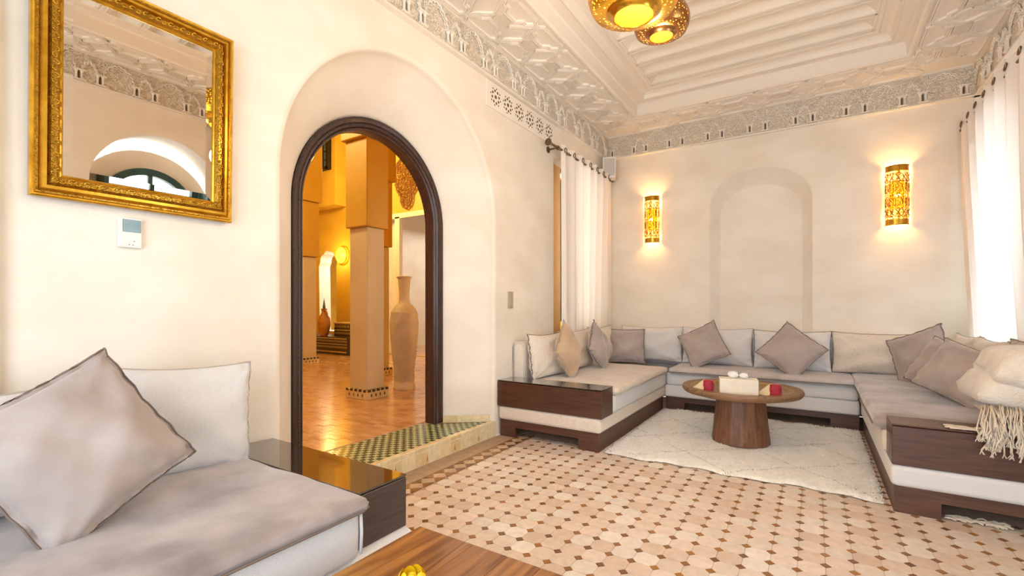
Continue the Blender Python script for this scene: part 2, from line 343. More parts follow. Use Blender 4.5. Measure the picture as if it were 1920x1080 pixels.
# ---- back wall with the shallow arched niche
wb = empty('wall_back'); tag(wb, kind='structure')
BC, BR = 1.795, .515; BZ = 2.705-BR*.80
bl = arch(BC, .3, BZ, BR, 32, BR*.80)
holed([(-.02, 0), (XR+.02, 0), (XR+.02, ZC+.02), (-.02, ZC+.02)], [bl], lambda a, b: (a, D, b)).build('plaster_face', M['wall'], wb)
rows = []
for t, dy in ((0, 0), (.008, .005), (.014, .016), (.088, .15), (.10, .16)):
    rows.append([(x, D+dy, z) for x, z in arch(BC, .3, BZ-t*.9, BR-t, 32, BR*.80-t)])
MB().grid(rows).build('niche_reveal', M['wall'], wb, smooth=50)
holed([(BC-.6, .28), (BC+.6, .28), (BC+.6, 2.8), (BC-.6, 2.8)], [], lambda a, b: (a, D+.158, b)).build('niche_back', M['wall'], wb)
# ---- right wall with two arched windows
wr = empty('wall_right'); tag(wr, kind='structure')
w1 = arch(2.2, .75, 2.13, .62, 28); w2 = arch(4.95, .75, 2.0, .66, 28)
holed([(YF, 0), (D+.1, 0), (D+.1, ZC+.02), (YF, ZC+.02)], [w1, w2], lambda a, b: (XR, a, b)).build('plaster_face', M['wall'], wr)
for L_ in (w1, w2): MB().grid([[(x, y, z) for y, z in L_+[L_[0]]] for x in (XR, XR+.42)]).build('window_reveal', M['wall'], wr, smooth=50)
for n_, (c_, zs, r_) in enumerate(((2.2, 2.0, .45), (4.95, 1.9, .5))):
    w_ = empty('window_%d' % (n_+2)); tag(w_, kind='structure')
    X = XR+.36
    ro = arch(c_, .75, zs, r_+.19, 24); ri = arch(c_, .80, zs, r_-.06, 24)
    holed(ro, [ri], lambda a, b: (X, a, b)).build('arched_surround', M['wall'], w_)
    a_, b_ = arch(c_, .79, zs, r_, 24), arch(c_, .85, zs, r_-.07, 24)
    MB().grid([[(X-.03, y, z) for y, z in a_], [(X-.05, y, z) for y, z in a_], [(X-.05, y, z) for y, z in b_], [(X+.02, y, z) for y, z in b_]]).build('window_frame', M['greenw'], w_)
    mb = MB().box(X-.03, X+.01, c_-.02, c_+.02, .8, zs+r_-.05)
    for z in (1.2, 1.6, 2.0): mb.box(X-.03, X+.01, c_-r_+.05, c_+r_-.05, z-.012, z+.012)
    mb.build('glazing_bars', M['greenw'], w_)
    for s_ in (-1, 1):
        yy = c_+s_*(r_+.0); mb = MB().box(X-.28, X-.06, min(yy, yy+s_*.035), max(yy, yy+s_*.035), .85, zs+.18)
        mb.build('shutter', M['greenw'], w_)
    holed(b_, [], lambda a, b: (X+.0, a, b)).build('pane', M['clear'], w_)
# ---- front wall (behind the camera) with a framed opening added to let fill light in
wf = empty('wall_front'); tag(wf, kind='structure')
holed([(-.02, 0), (XR+.02, 0), (XR+.02, ZC+.02), (-.02, ZC+.02)], [[(.9, .05), (3.3, .05), (3.3, 2.5), (.9, 2.5)]], lambda a, b: (a, YF, b)).build('plaster_face', M['wall'], wf)
MB().box(.84, .92, YF-.05, YF+.03, 0, 2.56).box(3.28, 3.36, YF-.05, YF+.03, 0, 2.56).box(.84, 3.36, YF-.05, YF+.03, 2.48, 2.56).box(2.06, 2.14, YF-.04, YF+.02, 0, 2.5).build('door_frame', M['greenw'], wf)

# ---- pilaster edge at far left
tag(MB().box(-.01, .03, -.2, .392, 0, 3.05).build('trim_5', M['wall']), kind='structure')

# ---- floor
fl = empty('floor'); tag(fl, kind='structure')
MB().box(0, XR, YF, D, -.1, -.003).build('grout_bed', M['grout'], fl)
PX, PY, OX, OY = .1035, .1045, .293, 1.83-.1045*20
hx, hy, q = PX/2-.0007, PY/2-.0007, .0215
octa = [(-hx+q, -hy), (hx-q, -hy), (hx, -hy+q), (hx, hy-q), (hx-q, hy), (-hx+q, hy), (-hx, hy-q), (-hx, -hy+q)]
qd = q-.0008; dia = [(-qd, 0), (0, -qd), (qd, 0), (0, qd)]
om = MB().prism(octa, -.004, .0, .04, .0008).mesh('tile'); om.materials.append(M['tile'])
dm = MB().prism(dia, -.004, .0006, .06, .0008).mesh('dot'); dm.materials.append(M['dot'])
sF, cF = sin(R(32.712)), cos(R(32.712))
def inview(x, y):
    dx = x-CX; d = -dx*sF+y*cF; r = dx*cF+y*sF
    if d < .5: return None
    u = 960+881*r/d; v = 573+881*CZ/d
    return d if -20 < u < 1940 and v < 1100 else None
hidden = lambda x, y: (x < .98 and y < 1.34) or (x < .93 and y > 3.5) or (x > 2.75 and y > 3.4) or y > 5.3 or (1.02 < x < 2.6 and 3.5 < y < 5.2) or (1.25 < x < 1.85 and y < 1.0)
cells = []; dots = []
for i in range(33):
    for j in range(60):
        x, y = OX+i*PX, OY+j*PY
        if x+hx < XR-.02:
            cx_, cy_ = x+PX/2, y+PY/2
            if cx_+hx < XR: d = inview(cx_, cy_); cells.append((d if d and not hidden(cx_, cy_) else 99+abs(cy_), cx_, cy_))
        if i > 0: d = inview(x, y); dots.append((d if d and not hidden(x, y) else 99, x, y))
for lst, me, m_, poly, nm, z1 in ((cells, om, M['tile'], octa, 'tile', 0), (dots, dm, M['dot'], dia, 'dot_tile', .0006)):
    lst.sort(); mb = MB()
    for k_, (d, x, y) in enumerate(lst):
        if k_ < 300 and d < 90:
            o = link(nm, me, None, fl); o.location = (x, y, random.uniform(-.0004, .0004))
        elif not hidden(x, y):
            mb.add([(x+a, y+b, -.004) for a, b in poly]+[(x+a*.985, y+b*.985, z1+random.uniform(-.0004, .0003)) for a, b in poly],
                   [tuple(range(len(poly), 2*len(poly)))]+[(a, (a+1) % len(poly), len(poly)+(a+1) % len(poly), len(poly)+a) for a in range(len(poly))])
    tag(mb.build(nm, m_, fl, fix=False), kind='stuff')
MB().box(.002, .160, 1.3, 3.6, -.004, .0).build('cement_band', M['plainband'], fl)
sq = .052; dmd = MB().prism([(-sq, 0), (0, -sq), (sq, 0), (0, sq)], -.004, .0005, .03, .0006).mesh('border_tile'); dmd.materials.append(M['bordertile'])
tr1 = MB().prism([(-.048, 0), (.048, 0), (0, .047)], -.004, .0004).mesh('border_triangle'); tr1.materials.append(M['dot'])
for k_ in range(20):
    y = 1.40+k_*.108
    o = link('border_tile', dmd, None, fl); o.location = (.222, y, 0)
    for s_ in (0, 1):
        o = link('border_triangle', tr1, None, fl); o.location = (.1665 if s_ == 0 else .2775, y+.054, 0); o.rotation_euler = (0, 0, R(-90 if s_ == 0 else 90))
# ---- step of the doorway
st = empty('trim_6'); tag(st, kind='structure')
MB().box(-.47, -.006, NC-NR-.03, NC+NR+.03, -.01, STEP-.004).build('step_core', M['grout'], st)
y = NC-NR-.03; k_ = 0
while y < NC+NR+.02:
    w_ = .115; y1 = min(y+w_, NC+NR+.03)
    rbox('riser_tile', -.008, .001, y+.001, y1-.001, 0, .098+random.uniform(-.002, .002), .0015, M['riser'], st, 1)
    y = y1; k_ += 1
for yc in (1.9, 2.19, 2.494, 2.797, 3.104):
    MB().add([(.0018, yc-.010, .03), (.0018, yc+.010, .03), (.0018, yc, .07), (.0018, yc, .014)], [(0, 1, 2), (0, 3, 1)]).build('arrow_inlay', M['urn'], st)
y = NC-NR-.03
while y < NC+NR+.02:
    y1 = min(y+.085, NC+NR+.03)
    rbox('nosing_tile', -.045, .003, y+.001, y1-.001, .099, STEP+.001, .006, M['riser'], st, 2)
    y = y1
g_ = MB(); p_ = MB(); sz = .036; ii = 0
x = -.048
while x > -.46:
    jj = 0; y = NC-NR
    while y < NC+NR:
        t = -x/.36; lim = NR+(DR-.1-NR)*min(1, t)
        if abs(y+sz/2-NC) < lim-.0:
            (g_ if (ii+jj) % 2 else p_).box(x-sz+.002, x, y+.001, y+sz-.001, STEP-.004, STEP)
        y += sz; jj += 1
    x -= sz; ii += 1
tag(g_.build('green_mosaic', M['green'], st), kind='stuff'); tag(p_.build('pale_mosaic', M['pale'], st), kind='stuff')
# tiled skirting on the right splay
sk_ = empty('baseboard_left'); tag(sk_, kind='structure')
for sgn in (1, -1):
    for k_ in range(6):
        t0, t1 = k_/6*.93+.02, (k_+1)/6*.93+.02-.004
        def P(t, o): return (-.03+(DX+.03)*t, NC+sgn*((NR-.006)+(DR-NR)*t-o))
        a, b, c, d = P(t0, 0), P(t1, 0), P(t1, .014), P(t0, .014)
        MB().prism([a, b, c, d], STEP, STEP+.058).build('skirting_tile', M['riser'], sk_)

# ---- door frame: carved dark arch
dr = empty('door_1'); tag(dr, kind='structure')
prof = [(.600, -.475), (.600, -.395), (.606, -.383), (.616, -.378), (.622, -.384), (.628, -.372), (.640, -.366), (.650, -.372), (.654, -.362), (.672, -.356), (.680, -.360), (.6895, -.356), (.6905, -.385)]
MB().grid([[(x, y, z) for y, z in arch(DC, STEP, DZ, r, 48)] for r, x in prof]).build('arched_frame', M['frame'], dr, smooth=30)
mb = MB()
def beads(mb, r, x, step, s):
    path = []; z = STEP+.02
    while z < DZ: path.append((DC+r, z, 0)); z += step
    n = int(pi*r/step)
    for i in range(n+1): a = pi*i/n; path.append((DC+r*cos(a), DZ+r*sin(a), a))
    z = DZ
    while z > STEP+.02: path.append((DC-r, z, 0)); z -= step
    for y, z, a in path:
        mb.add([(x+s*.9, y, z), (x, y+s, z), (x, y, z+s), (x, y-s, z), (x, y, z-s)], [(0, 1, 2), (0, 2, 3), (0, 3, 4), (0, 4, 1)])
beads(mb, .645, -.368, .020, .008); beads(mb, .683, -.359, .016, .006)
tag(mb.build('bead_carving', M['walnutg'], dr), kind='stuff')

# ---- ceiling
ce = empty('ceiling'); tag(ce, kind='structure')
TX0, TX1, TY0, TY1 = .56, 3.04, -.96, 5.40
MB().add([(0, YF, ZC), (XR, YF, ZC), (XR, D, ZC), (0, D, ZC), (TX0, TY0, ZC), (TX1, TY0, ZC), (TX1, TY1, ZC), (TX0, TY1, ZC)],
         [(0, 1, 5, 4), (1, 2, 6, 5), (2, 3, 7, 6), (3, 0, 4, 7)]).build('border_ground', M['plaster'], ce, fix=False)
tp = [(-.012, 0), (-.012, -.014), (.012, -.018), (.03, -.006), (.035, .10), (.05, .112), (.13, .112), (.142, .104), (.15, .104), (.16, .145), (.19, .16), (.235, .16), (.245, .15), (.275, .15), (.28, .20)]
rows = []
for i_, z_ in tp:
    rows.append([(TX0+i_, TY0+i_, ZC+z_), (TX1-i_, TY0+i_, ZC+z_), (TX1-i_, TY1-i_, ZC+z_), (TX0+i_, TY1-i_, ZC+z_)])
MB().grid(rows, close_v=True).build('tray_moulding', M['plaster'], ce)
FX0, FX1, FY0, FY1 = TX0+.28, TX1-.28, TY0+.28, TY1-.28
ZB = ZC+.165; ptch = .255
MB().box(FX0-.03, FX1+.03, FY0-.03, FY1+.03, ZB+.115, ZB+.125).build('soffit', M['plaster'], ce)
bw = .036
def coffer():
    L2 = (FX1-FX0)/2-.012; h = ptch/2-.035
    mb = MB(); a = [(-L2, -h), (L2, -h), (L2, h), (-L2, h)]
    t = .10
    b = [(-L2+t*1.25, -.012), (L2-t*1.25, -.012), (L2-t*1.25, .012), (-L2+t*1.25, .012)]
    mb.add([(x, y, 0) for x, y in a]+[(x, y, t) for x, y in b], [(0, 1, 5, 4), (1, 2, 6, 5), (2, 3, 7, 6), (3, 0, 4, 7), (4, 5, 6, 7)])
    return mb.mesh('coffer')
cm = coffer(); cm.materials.append(M['plaster'])
L2 = (FX1-FX0)/2
mb = MB().box(-L2, L2, -.036, .036, 0, .02).box(-L2, L2, -.030, -.018, -.008, 0).box(-L2, L2, .018, .030, -.008, 0).box(-L2, L2, -.008, .008, -.006, 0)
rm = mb.mesh('rib'); rm.materials.append(M['plaster'])
n_ = int((FY1-FY0)/ptch); y = FY1-.036
for k_ in range(n_+1):
    o = link('rib', rm, None, ce); o.location = ((FX0+FX1)/2, y-k_*ptch, ZB)
    if k_ < n_: o = link('coffer', cm, None, ce); o.location = ((FX0+FX1)/2, y-ptch/2-k_*ptch, ZB)
for x0 in (FX0-.01, FX1-.02): MB().box(x0, x0+.03, FY0, FY1, ZB-.006, ZB+.02).build('edge_bead', M['plaster'], ce)
MB().box(FX0, FX1, FY0-.02, y-n_*ptch, ZB, ZB+.02).build('edge_bead', M['plaster'], ce)
# strapwork of the border: one period, shared mesh
def strap(mb, pts, w=.017, h=.016):
    pr = [(-w, 0), (-w*.8, h), (-w*.25, h), (0, h*.45), (w*.25, h), (w*.8, h), (w, 0)]
    pts = [Vector((a, b)) for a, b in pts]; n = len(pts); rows = []
    for i, p in enumerate(pts):
        if i == 0: t = (pts[1]-p).normalized(); nn = Vector((-t.y, t.x)); sc = 1
        elif i == n-1: t = (p-pts[i-1]).normalized(); nn = Vector((-t.y, t.x)); sc = 1
        else:
            t1 = (p-pts[i-1]).normalized(); t2 = (pts[i+1]-p).normalized(); n1 = Vector((-t1.y, t1.x)); n2 = Vector((-t2.y, t2.x))
            nn = (n1+n2).normalized(); sc = 1/max(.4, nn.dot(n1))
        rows.append([(p.x+nn.x*a*sc, p.y+nn.y*a*sc, -b) for a, b in pr])
    mb.grid(rows)
PS = .414
def unit(P):
    mb = MB(); H_ = P/2
    for s in (-1, 1):
        strap(mb, [(0, s*.165), (.055, s*.225), (P-.055, s*.225), (P, s*.165)])
        strap(mb, [(0, s*.205), (.06, s*.125), (.10, s*.125), (.135, s*.075), (P-.135, s*.075), (P-.10, s*.125), (P-.06, s*.125), (P, s*.205)])
        strap(mb, [(0, s*.165), (.035, s*.10), (.075, s*.055), (.105, 0)])
        strap(mb, [(P, s*.165), (P-.035, s*.10), (P-.075, s*.055), (P-.105, 0)])
    return mb
um = unit(PS).mesh('strapwork'); um.materials.append(M['plaster'])
hexm = MB().prism([(-.085, 0), (-.06, -.052), (.06, -.052), (.085, 0), (.06, .052), (-.06, .052)], -.010, .004); hx_ = hexm.mesh('medallion'); hx_.materials.append(M['carve2'])
rsm = MB()
for k_ in range(8):
    a = 2*pi*k_/8; rsm.lathe([(.012, -.012), (.009, -.003), (.0, 0)], 8, (0, 0, 0)); rsm.v = rsm.v[:-24]+[(v[0]+.03*cos(a), v[1]+.03*sin(a), v[2]+.0) for v in rsm.v[-24:]]
rsm.lathe([(.016, -.012), (.01, 0), (0, .001)], 10); ro_ = rsm.mesh('rosette'); ro_.materials.append(M['carve2'])
def border_run(p0, d, n, P, ang):
    for k_ in range(n):
        base = Vector(p0)+Vector(d)*(k_*P)
        o = link('strapwork', um, None, ce); o.location = (base.x, base.y, ZC); o.rotation_euler = (0, 0, ang); o.scale = (P/PS, 1, 1)
        mid = base+Vector(d)*(P/2)
        o = link('medallion', hx_, None, ce); o.location = (mid.x, mid.y, ZC-.004); o.rotation_euler = (0, 0, ang)
        for dd in (-.03, .03):
            pass
        o = link('rosette', ro_, None, ce); o.location = (base.x, base.y, ZC-.002); o.rotation_euler = (pi, 0, ang)
border_run((.29, -1.33), (0, 1), 17, PS, R(90))
border_run((XR-.29, -1.33), (0, 1), 17, PS, R(90))
nb = 6; PB = (XR-.58-.26)/nb
border_run((.42, D-.27), (1, 0), nb, PB, 0)
MB().box(.02, .05, YF, D, ZC-.012, ZC).box(XR-.05, XR-.02, YF, D, ZC-.012, ZC).box(0, XR, D-.05, D-.02, ZC-.012, ZC).build('border_bead', M['plaster'], ce)

# ---- friezes of carved plaster (trim_1 left, trim_2 back, trim_3 right)
colm = MB()
for s in (-1, 1):
    colm.lathe([(.013, .014), (.013, .022), (.009, .026), (.009, .075), (.013, .082), (.016, .092)], 8, (s*.020, -.014, 0))
colm.box(-.045, .045, -.032, 0, .092, .104).box(-.040, .040, -.030, 0, .004, .014)
cmesh = colm.mesh('colonnette_pair'); cmesh.materials.append(M['plaster'])
dk = MB().box(-.007, .007, -.003, 0, .016, .088).mesh('gap'); dk.materials.append(M['dark_gap'])  # dark strip put where shade falls between the two colonnettes
def scallop(w, h, lobes):
    mb = MB(); pts = []
    for i in range(lobes):
        a0, a1 = i/lobes, (i+1)/lobes
        for j in range(6):
            t = a0+(a1-a0)*j/5; b = abs(sin(pi*(t*lobes-i)))*.014
            x = -w/2*cos(pi*t); z = h*(1-abs(2*t-1)**1.5)
            n = Vector((-cos(pi*t), sin(pi*t))); pts.append((x+n.x*b, -.010, .104+z+n.y*b))
    mb.tube(pts, .0085, 5); mb.tube([(x_*.86, y_+.004, .104+(z_-.104)*.86) for x_, y_, z_ in pts], .005, 4); mb.tube([(x_*1.14, y_+.004, .104+(z_-.104)*1.14) for x_, y_, z_ in pts], .005, 4); return mb
a1 = scallop(.085, .085, 5).mesh('scalloped_arch'); a1.materials.append(M['plaster'])
a2 = scallop(.215, .135, 9).mesh('scalloped_arch'); a2.materials.append(M['plaster'])
FP = .4433
def frieze(nm, org, ang, length, off):
    fz = empty(nm, org, ang); tag(fz, kind='structure')
    MB().box(0, length, -.030, .0, 3.058, ZC).build('arabesque_ground', M['carve'], fz)
    MB().add([(0, -.045, 3.046), (length, -.045, 3.046), (length, -.045, 3.060), (0, -.045, 3.060), (0, 0, 3.046), (length, 0, 3.046), (0, -.030, 3.066), (length, -.030, 3.066)],
             [(0, 1, 2, 3), (0, 4, 5, 1), (3, 2, 7, 6)]).build('lower_fillet', M['plaster'], fz)
    MB().box(0, length, -.042, 0, 3.325, ZC).build('upper_fillet', M['plaster'], fz)
    s = off-FP
    while s < length-.03:
        for q_, dx in enumerate((0, .155)):
            x = s+dx
            if .05 < x < length-.05:
                for me_ in (cmesh, dk):
                    o = link('colonnette_pair' if me_ is cmesh else 'colonnette_gap', me_, None, fz); o.location = (x, -.030, 3.062)
        for me_, xm in ((a1, s+.0775), (a2, s+.155+(FP-.155)/2)):
            if .1 < xm < length-.1: o = link('scalloped_arch', me_, None, fz); o.location = (xm, -.031, 3.062)
        s += FP
frieze('trim_1', (0, YF, 0), R(90), D-YF, .2)       # left wall: local x -> +y, local -y -> +x
frieze('trim_2', (0, D, 0), 0, XR, .382)
frieze('trim_3', (XR, D, 0), R(-90), D-YF, .3)
frieze('trim_4', (XR, YF, 0), R(180), XR, .382)

# ---- pierced rosette panel under the left frieze
vp = empty('ventilation_panel'); tag(vp, 'white plaster ventilation panel with six pierced rosettes under the left frieze', 'panel')
rbox('panel_board', .0, .014, 3.2, 4.43, 2.815, 3.04, .004, M['plaster'], vp, 2)
for k_ in range(6):
    yc = 3.33+k_*.193; mb = MB()
    for j in range(8):
        a = 2*pi*j/8+.2; 
        mb.tube([(.0135, yc+.052*cos(a), 2.925+.052*sin(a)), (.0155, yc+.052*cos(a), 2.925+.052*sin(a))], .0125, 6)
        a += pi/8; mb.tube([(.0135, yc+.074*cos(a), 2.925+.074*sin(a)), (.0155, yc+.074*cos(a), 2.925+.074*sin(a))], .008, 5)
    mb.tube([(.0135, yc, 2.925), (.0155, yc, 2.925)], .017, 8)
    mb.build('pierced_rosette', M['dark_gap'], vp)  # solid dark discs stand in for the shade inside the holes

# ================================================================== HALL
hf = empty('floor_hall'); tag(hf, kind='structure')
MB().box(-10, -.47, -1.6, 12, 0, STEP-.003).build('grout_bed', M['grout'], hf)
MB().box(-10, -.47, 5.3, 12, STEP-.004, STEP-.001).build('far_tiling', M['halltile'], hf)
tl = []
for i in range(60):
    for j in range(-20, 33):
        x = -.5-i*.085; y = 1.2+j*.165*.4+(0)
        y = 1.0+j*.13+(i % 2)*.065; 
        if x > -5.5 and y < 5.3: tl.append((math.hypot(x-CX, y), x, y))
tl = [(d if y > .5 and -1.75 < (x-CX)/y < -.85 else d+100, x, y) for d, x, y in tl]
tl.sort(); htm = MB().prism([(-.0415, -.064), (.0415, -.064), (.0415, .064), (-.0415, .064)], -.004, 0, .03, .001).mesh('hall_tile'); htm.materials.append(M['halltile'])
mb = MB()
for k_, (d, x, y) in enumerate(tl):
    if k_ < 300: o = link('hall_tile', htm, None, hf); o.location = (x-.043, y, STEP+random.uniform(-.0008, .0008)); o.rotation_euler = (random.uniform(-.006, .006), random.uniform(-.006, .006), 0)
    else: z = STEP+random.uniform(-.0008, .0008); mb.add([(x-.043+a, y+b, z+random.uniform(-.0004, .0004)) for a, b in ((-.0415, -.064), (.0415, -.064), (.0415, .064), (-.0415, .064))], [(0, 1, 2, 3)])
tag(mb.build('hall_tile', M['halltile'], hf, fix=False), kind='stuff')
MB().box(-10, -5.5, -1.6, 5.3, STEP-.004, STEP-.001).build('far_tiling', M['halltile'], hf)
# wall across the hall
YH = 6.8
wh = empty('wall_hall'); tag(wh, kind='structure')
lobes = []
for i in range(25):
    a = pi*i/24; b = .035*abs(sin(a*4.5)); lobes.append((-7.07+(.30+b)*cos(a), 2.02+(.34+b)*sin(a)))
hole1 = [(-6.77, .55)]+lobes+[(-7.37, .55)]
holed([(-10, STEP), (-.47, STEP), (-.47, 5.2), (-10, 5.2)], [hole1, [(-5.6, .14), (-3.6, .14), (-3.6, 2.93), (-5.6, 2.93)]], lambda a, b: (a, YH, b)).build('plaster_face', M['hallwall'], wh)
MB().grid([[(x, y_, z) for x, z in hole1+[hole1[0]]] for y_ in (YH, YH+.3)]).build('arch_reveal', M['wall'], wh)
MB().box(-10, -6.42, YH-.3, YH-.001, 3.33, 5.19).build('upper_wall', M['hallwall'], wh)
MB().box(-10.1, -10, -1.6, 12, 0, 5.3).build('side_wall', M['hallwall'], wh)
MB().box(-10, -.47, -1.7, -1.6, 0, 5.3).build('near_wall', M['hallwall'], wh)
ch = MB().box(-10, -.3, -1.6, 7, 5.2, 5.3).build('ceiling_hall', M['hallwall']); tag(ch, kind='structure')
MB().box(-5.68, -3.5, YH-.03, YH+.0, 2.90, 3.0).box(-4.87, -4.74, YH-.03, YH+.06, .14, 2.93).build('white_door_post', M['plaster'], wh)
# room beyond
wz = empty('wall_beyond'); tag(wz, kind='structure')
MB().box(-10, -.5, 11.2, 11.3, 0, 3.6).box(-6.15, -6.05, YH+.01, 11.2, 0, 3.6).box(-3.0, -2.9, YH+.01, 11.2, 0, 3.6).box(-10, -2.9, YH+.02, 11.2, 3.5, 3.6).build('plaster_face', M['wall'], wz)
# big columns
COLG = .03
def column(label, x0, x1, y0, y1, grow=.03):
    c = empty('column', ((x0+x1)/2, (y0+y1)/2, STEP)); tag(c, label, 'column', kind=None)
    w, d = (x1-x0)/2, (y1-y0)/2
    rbox('shaft', -w, w, -d, d, 0, 1.84, .018, M['sandy'], c)
    rbox('upper_shaft', -w-grow, w+grow, -d-grow, d+grow, 1.84, 2.78, .012, M['hallwall'], c)  # upper shaft and capital take the lamplit yellow, lower shaft stays beige
    rbox('capital', -w-grow*2.2, w+grow*2.2, -d-grow*2.2, d+grow*2.2, 2.78, 5.05, .012, M['hallwall'], c)
    s = .03
    pb = rbox('tiled_plinth', -w-s, w+s, -d-s, d+s, 0, .105, .004, M['riser'], c)
    for face in range(4):
        L_ = (w if face % 2 == 0 else d)+s; off = (d if face % 2 == 0 else w)+s; n = 5
        mesh_ = MB()
        for k in range(n):
            a = -L_+(k+.5)*2*L_/n
            mesh_.add([(a-.022, -off-.003, .105), (a+.022, -off-.003, .105), (a+.022, -off-.003, .082), (a-.022, -off-.003, .082), (a-.022, -off+.02, .109), (a+.022, -off+.02, .109)], [(0, 1, 2, 3), (4, 5, 1, 0)])
            mesh_.add([(a+2*L_/n*.5-.010, -off-.002, .045), (a+2*L_/n*.5+.010, -off-.002, .045), (a+2*L_/n*.5, -off-.002, .07), (a+2*L_/n*.5, -off-.002, .02)], [(0, 1, 2), (0, 3, 1)]) if k < n-1 else None
        mesh_.xf(Matrix.Rotation(pi/2*face, 4, 'Z')); o = mesh_.build('edge_tiles', M['zel'], pb); tag(o, kind='stuff')
    return c
column('plastered square column in the hall nearest the dark arch, tiled foot', -1.95, -1.66, 3.36, 3.60)
column('square hall column behind the nearest one, left of the tall vase', -3.12, -2.84, 4.50, 4.76)
column('square hall column at the left edge of the doorway view', -5.25, -4.95, 4.78, 5.04)
column('hall column mostly hidden behind the right side of the dark arch', -2.06, -1.74, 4.72, 5.0)
# tall ribbed vase
tv = empty('floor_vase', (-1.80, 4.03, STEP)); tag(tv, 'tall pale clay floor vase with herringbone ribs standing in the hall', 'vase')
def vprof(z):
    pts = [(0, .125), (.02, .13), (.10, .115), (.25, .118), (.45, .142), (.65, .160), (.80, .166), (.92, .150), (.98, .115), (1.02, .075), (1.05, .062), (1.15, .060), (1.30, .072), (1.33, .080), (1.34, .086)]
    for (a, b), (c, d) in zip(pts, pts[1:]):
        if a <= z <= c: t = (z-a)/(c-a); t = t*t*(3-2*t) if False else t; return b+(d-b)*t
    return pts[-1][1]
rows = []
NZ_, NA = 130, 72
for i in range(NZ_+1):
    z = 1.34*i/NZ_; r = vprof(z); row = []
    for j in range(NA):
        a = 2*pi*j/NA; tri = abs((a/(2*pi)*4) % 1-.5)*2
        am = .0065 if .1 < z < 1.0 else .0008
        rr = r+am*sin((z*150)+tri*22)
        row.append((rr*cos(a), rr*sin(a), z))
    rows.append(row)
rows += [[((vprof(1.34)-.015)*cos(2*pi*j/NA), (vprof(1.34)-.015)*sin(2*pi*j/NA), 1.335) for j in range(NA)], [(.045*cos(2*pi*j/NA), .045*sin(2*pi*j/NA), 1.1) for j in range(NA)], [(.001*cos(2*pi*j/NA), .001*sin(2*pi*j/NA), 1.1) for j in range(NA)]]
MB().grid(rows, close_v=True).build('ribbed_body', M['vasem'], tv, smooth='all')
MB().lathe([(.078, 1.325), (.090, 1.332), (.092, 1.342), (.083, 1.348), (.074, 1.34)], 32).build('rim', M['vasem'], tv, smooth=50)
# bench with mosaic tiers
bn = empty('tiled_bench', (-7.2, 6.1, STEP)); tag(bn, 'low hall bench faced with bands of dark and ivory zigzag mosaic', 'bench')
MB().box(-2, 1.75, 0, .69, 0, .36).build('seat_block', M['zel'], bn)
MB().box(1.03, 1.75, .20, .69, .36, .63).build('raised_block', M['zel'], bn)
for zc, y0, xa, kind_ in ((.06, 0, -1.0, 0), (.15, 0, -1.0, 1), (.215, 0, -1.0, 2), (.27, 0, -1.0, 1), (.33, 0, -1.0, 0), (.42, .2, 1.04, 1), (.49, .2, 1.04, 0), (.57, .2, 1.04, 3), (.62, .2, 1.04, 2)):
    mb = MB(); x = xa
    while x < 1.70:
        if kind_ == 0: mb.box(x, x+.03, y0-.004, y0, zc-.012, zc+.012)
        elif kind_ == 1: mb.add([(x, y0-.004, zc-.02), (x+.025, y0-.004, zc+.02), (x+.05, y0-.004, zc-.02), (x+.05, y0-.004, zc-.006), (x+.025, y0-.004, zc+.034), (x, y0-.004, zc-.006)], [(0, 1, 4, 5), (1, 2, 3, 4)])
        elif kind_ == 2: mb.box(x, x+.05, y0-.004, y0, zc-.006, zc+.006)
        else: mb.box(x, x+.014, y0-.004, y0, zc-.03, zc+.03)
        x += .05
    tag(mb.build('mosaic_band', M['zelw'], bn), kind='stuff')
MB().box(1.01, 1.77, .18, .69, .63, .645).build('bench_top', M['zelw'], bn)
ur = empty('clay_urn', (-6.36, 6.19, STEP+.36)); tag(ur, 'amber clay urn with one handle standing on the tiled hall bench', 'urn')
MB().lathe([(.0, 0), (.07, 0), (.085, .03), (.125, .18), (.132, .28), (.115, .38), (.07, .45), (.05, .50), (.055, .56), (.07, .575), (.05, .57), (.03, .5)], 28).build('body', M['urn'], ur, smooth=50)
MB().tube([(.05, -.02, .54), (.12, -.03, .53), (.15, -.03, .47), (.14, -.03, .39)], .016, 7).build('handle', M['urn'], ur, smooth=50)
MB().lathe([(.03, .56), (.028, .62), (.012, .72), (.001, .80)], 12).build('stopper', M['pane'], ur, smooth=50)
# lit plate on the wall
pl = empty('wall_plate', (-6.53, YH-.02, 2.25)); tag(pl, 'round glowing brass plate lamp on the ochre hall wall', 'wall lamp')
dsk = MB().lathe([(0, .045), (.06, .05), (.075, .042), (.14, .035), (.165, .05), (.18, .045), (.185, 0), (0, 0)], 36); dsk.xf(Matrix.Rotation(R(90), 4, 'X')); dsk.build('engraved_disc', M['plate'], pl, smooth=40)
mb = MB().tube([(.186*cos(2*pi*j/36), -.03, .186*sin(2*pi*j/36)) for j in range(36)], .010, 6, closed=True); mb.build('rim', M['brass'], pl, smooth=50)
l = point('plate_lamp', (-6.53, YH-.35, 2.25), 10, (1, .7, .2), .05)
# upper grille window
wg = empty('window_4'); tag(wg, kind='structure')
MB().box(-7.6, -6.60, YH-.36, YH-.301, 4.15, 5.15).build('pane', M['pane'], wg)
mb = MB().box(-7.6, -6.55, YH-.40, YH-.30, 4.1, 4.16).box(-6.60, -6.54, YH-.40, YH-.30, 4.1, 5.15)
for k_ in range(8): mb.box(-7.55+k_*.12, -7.535+k_*.12, YH-.40, YH-.38, 4.15, 5.15)
for k_ in range(5): mb.box(-7.6, -6.58, YH-.40, YH-.38, 4.3+k_*.18, 4.315+k_*.18)
mb.build('iron_grille', M['iron'], wg)
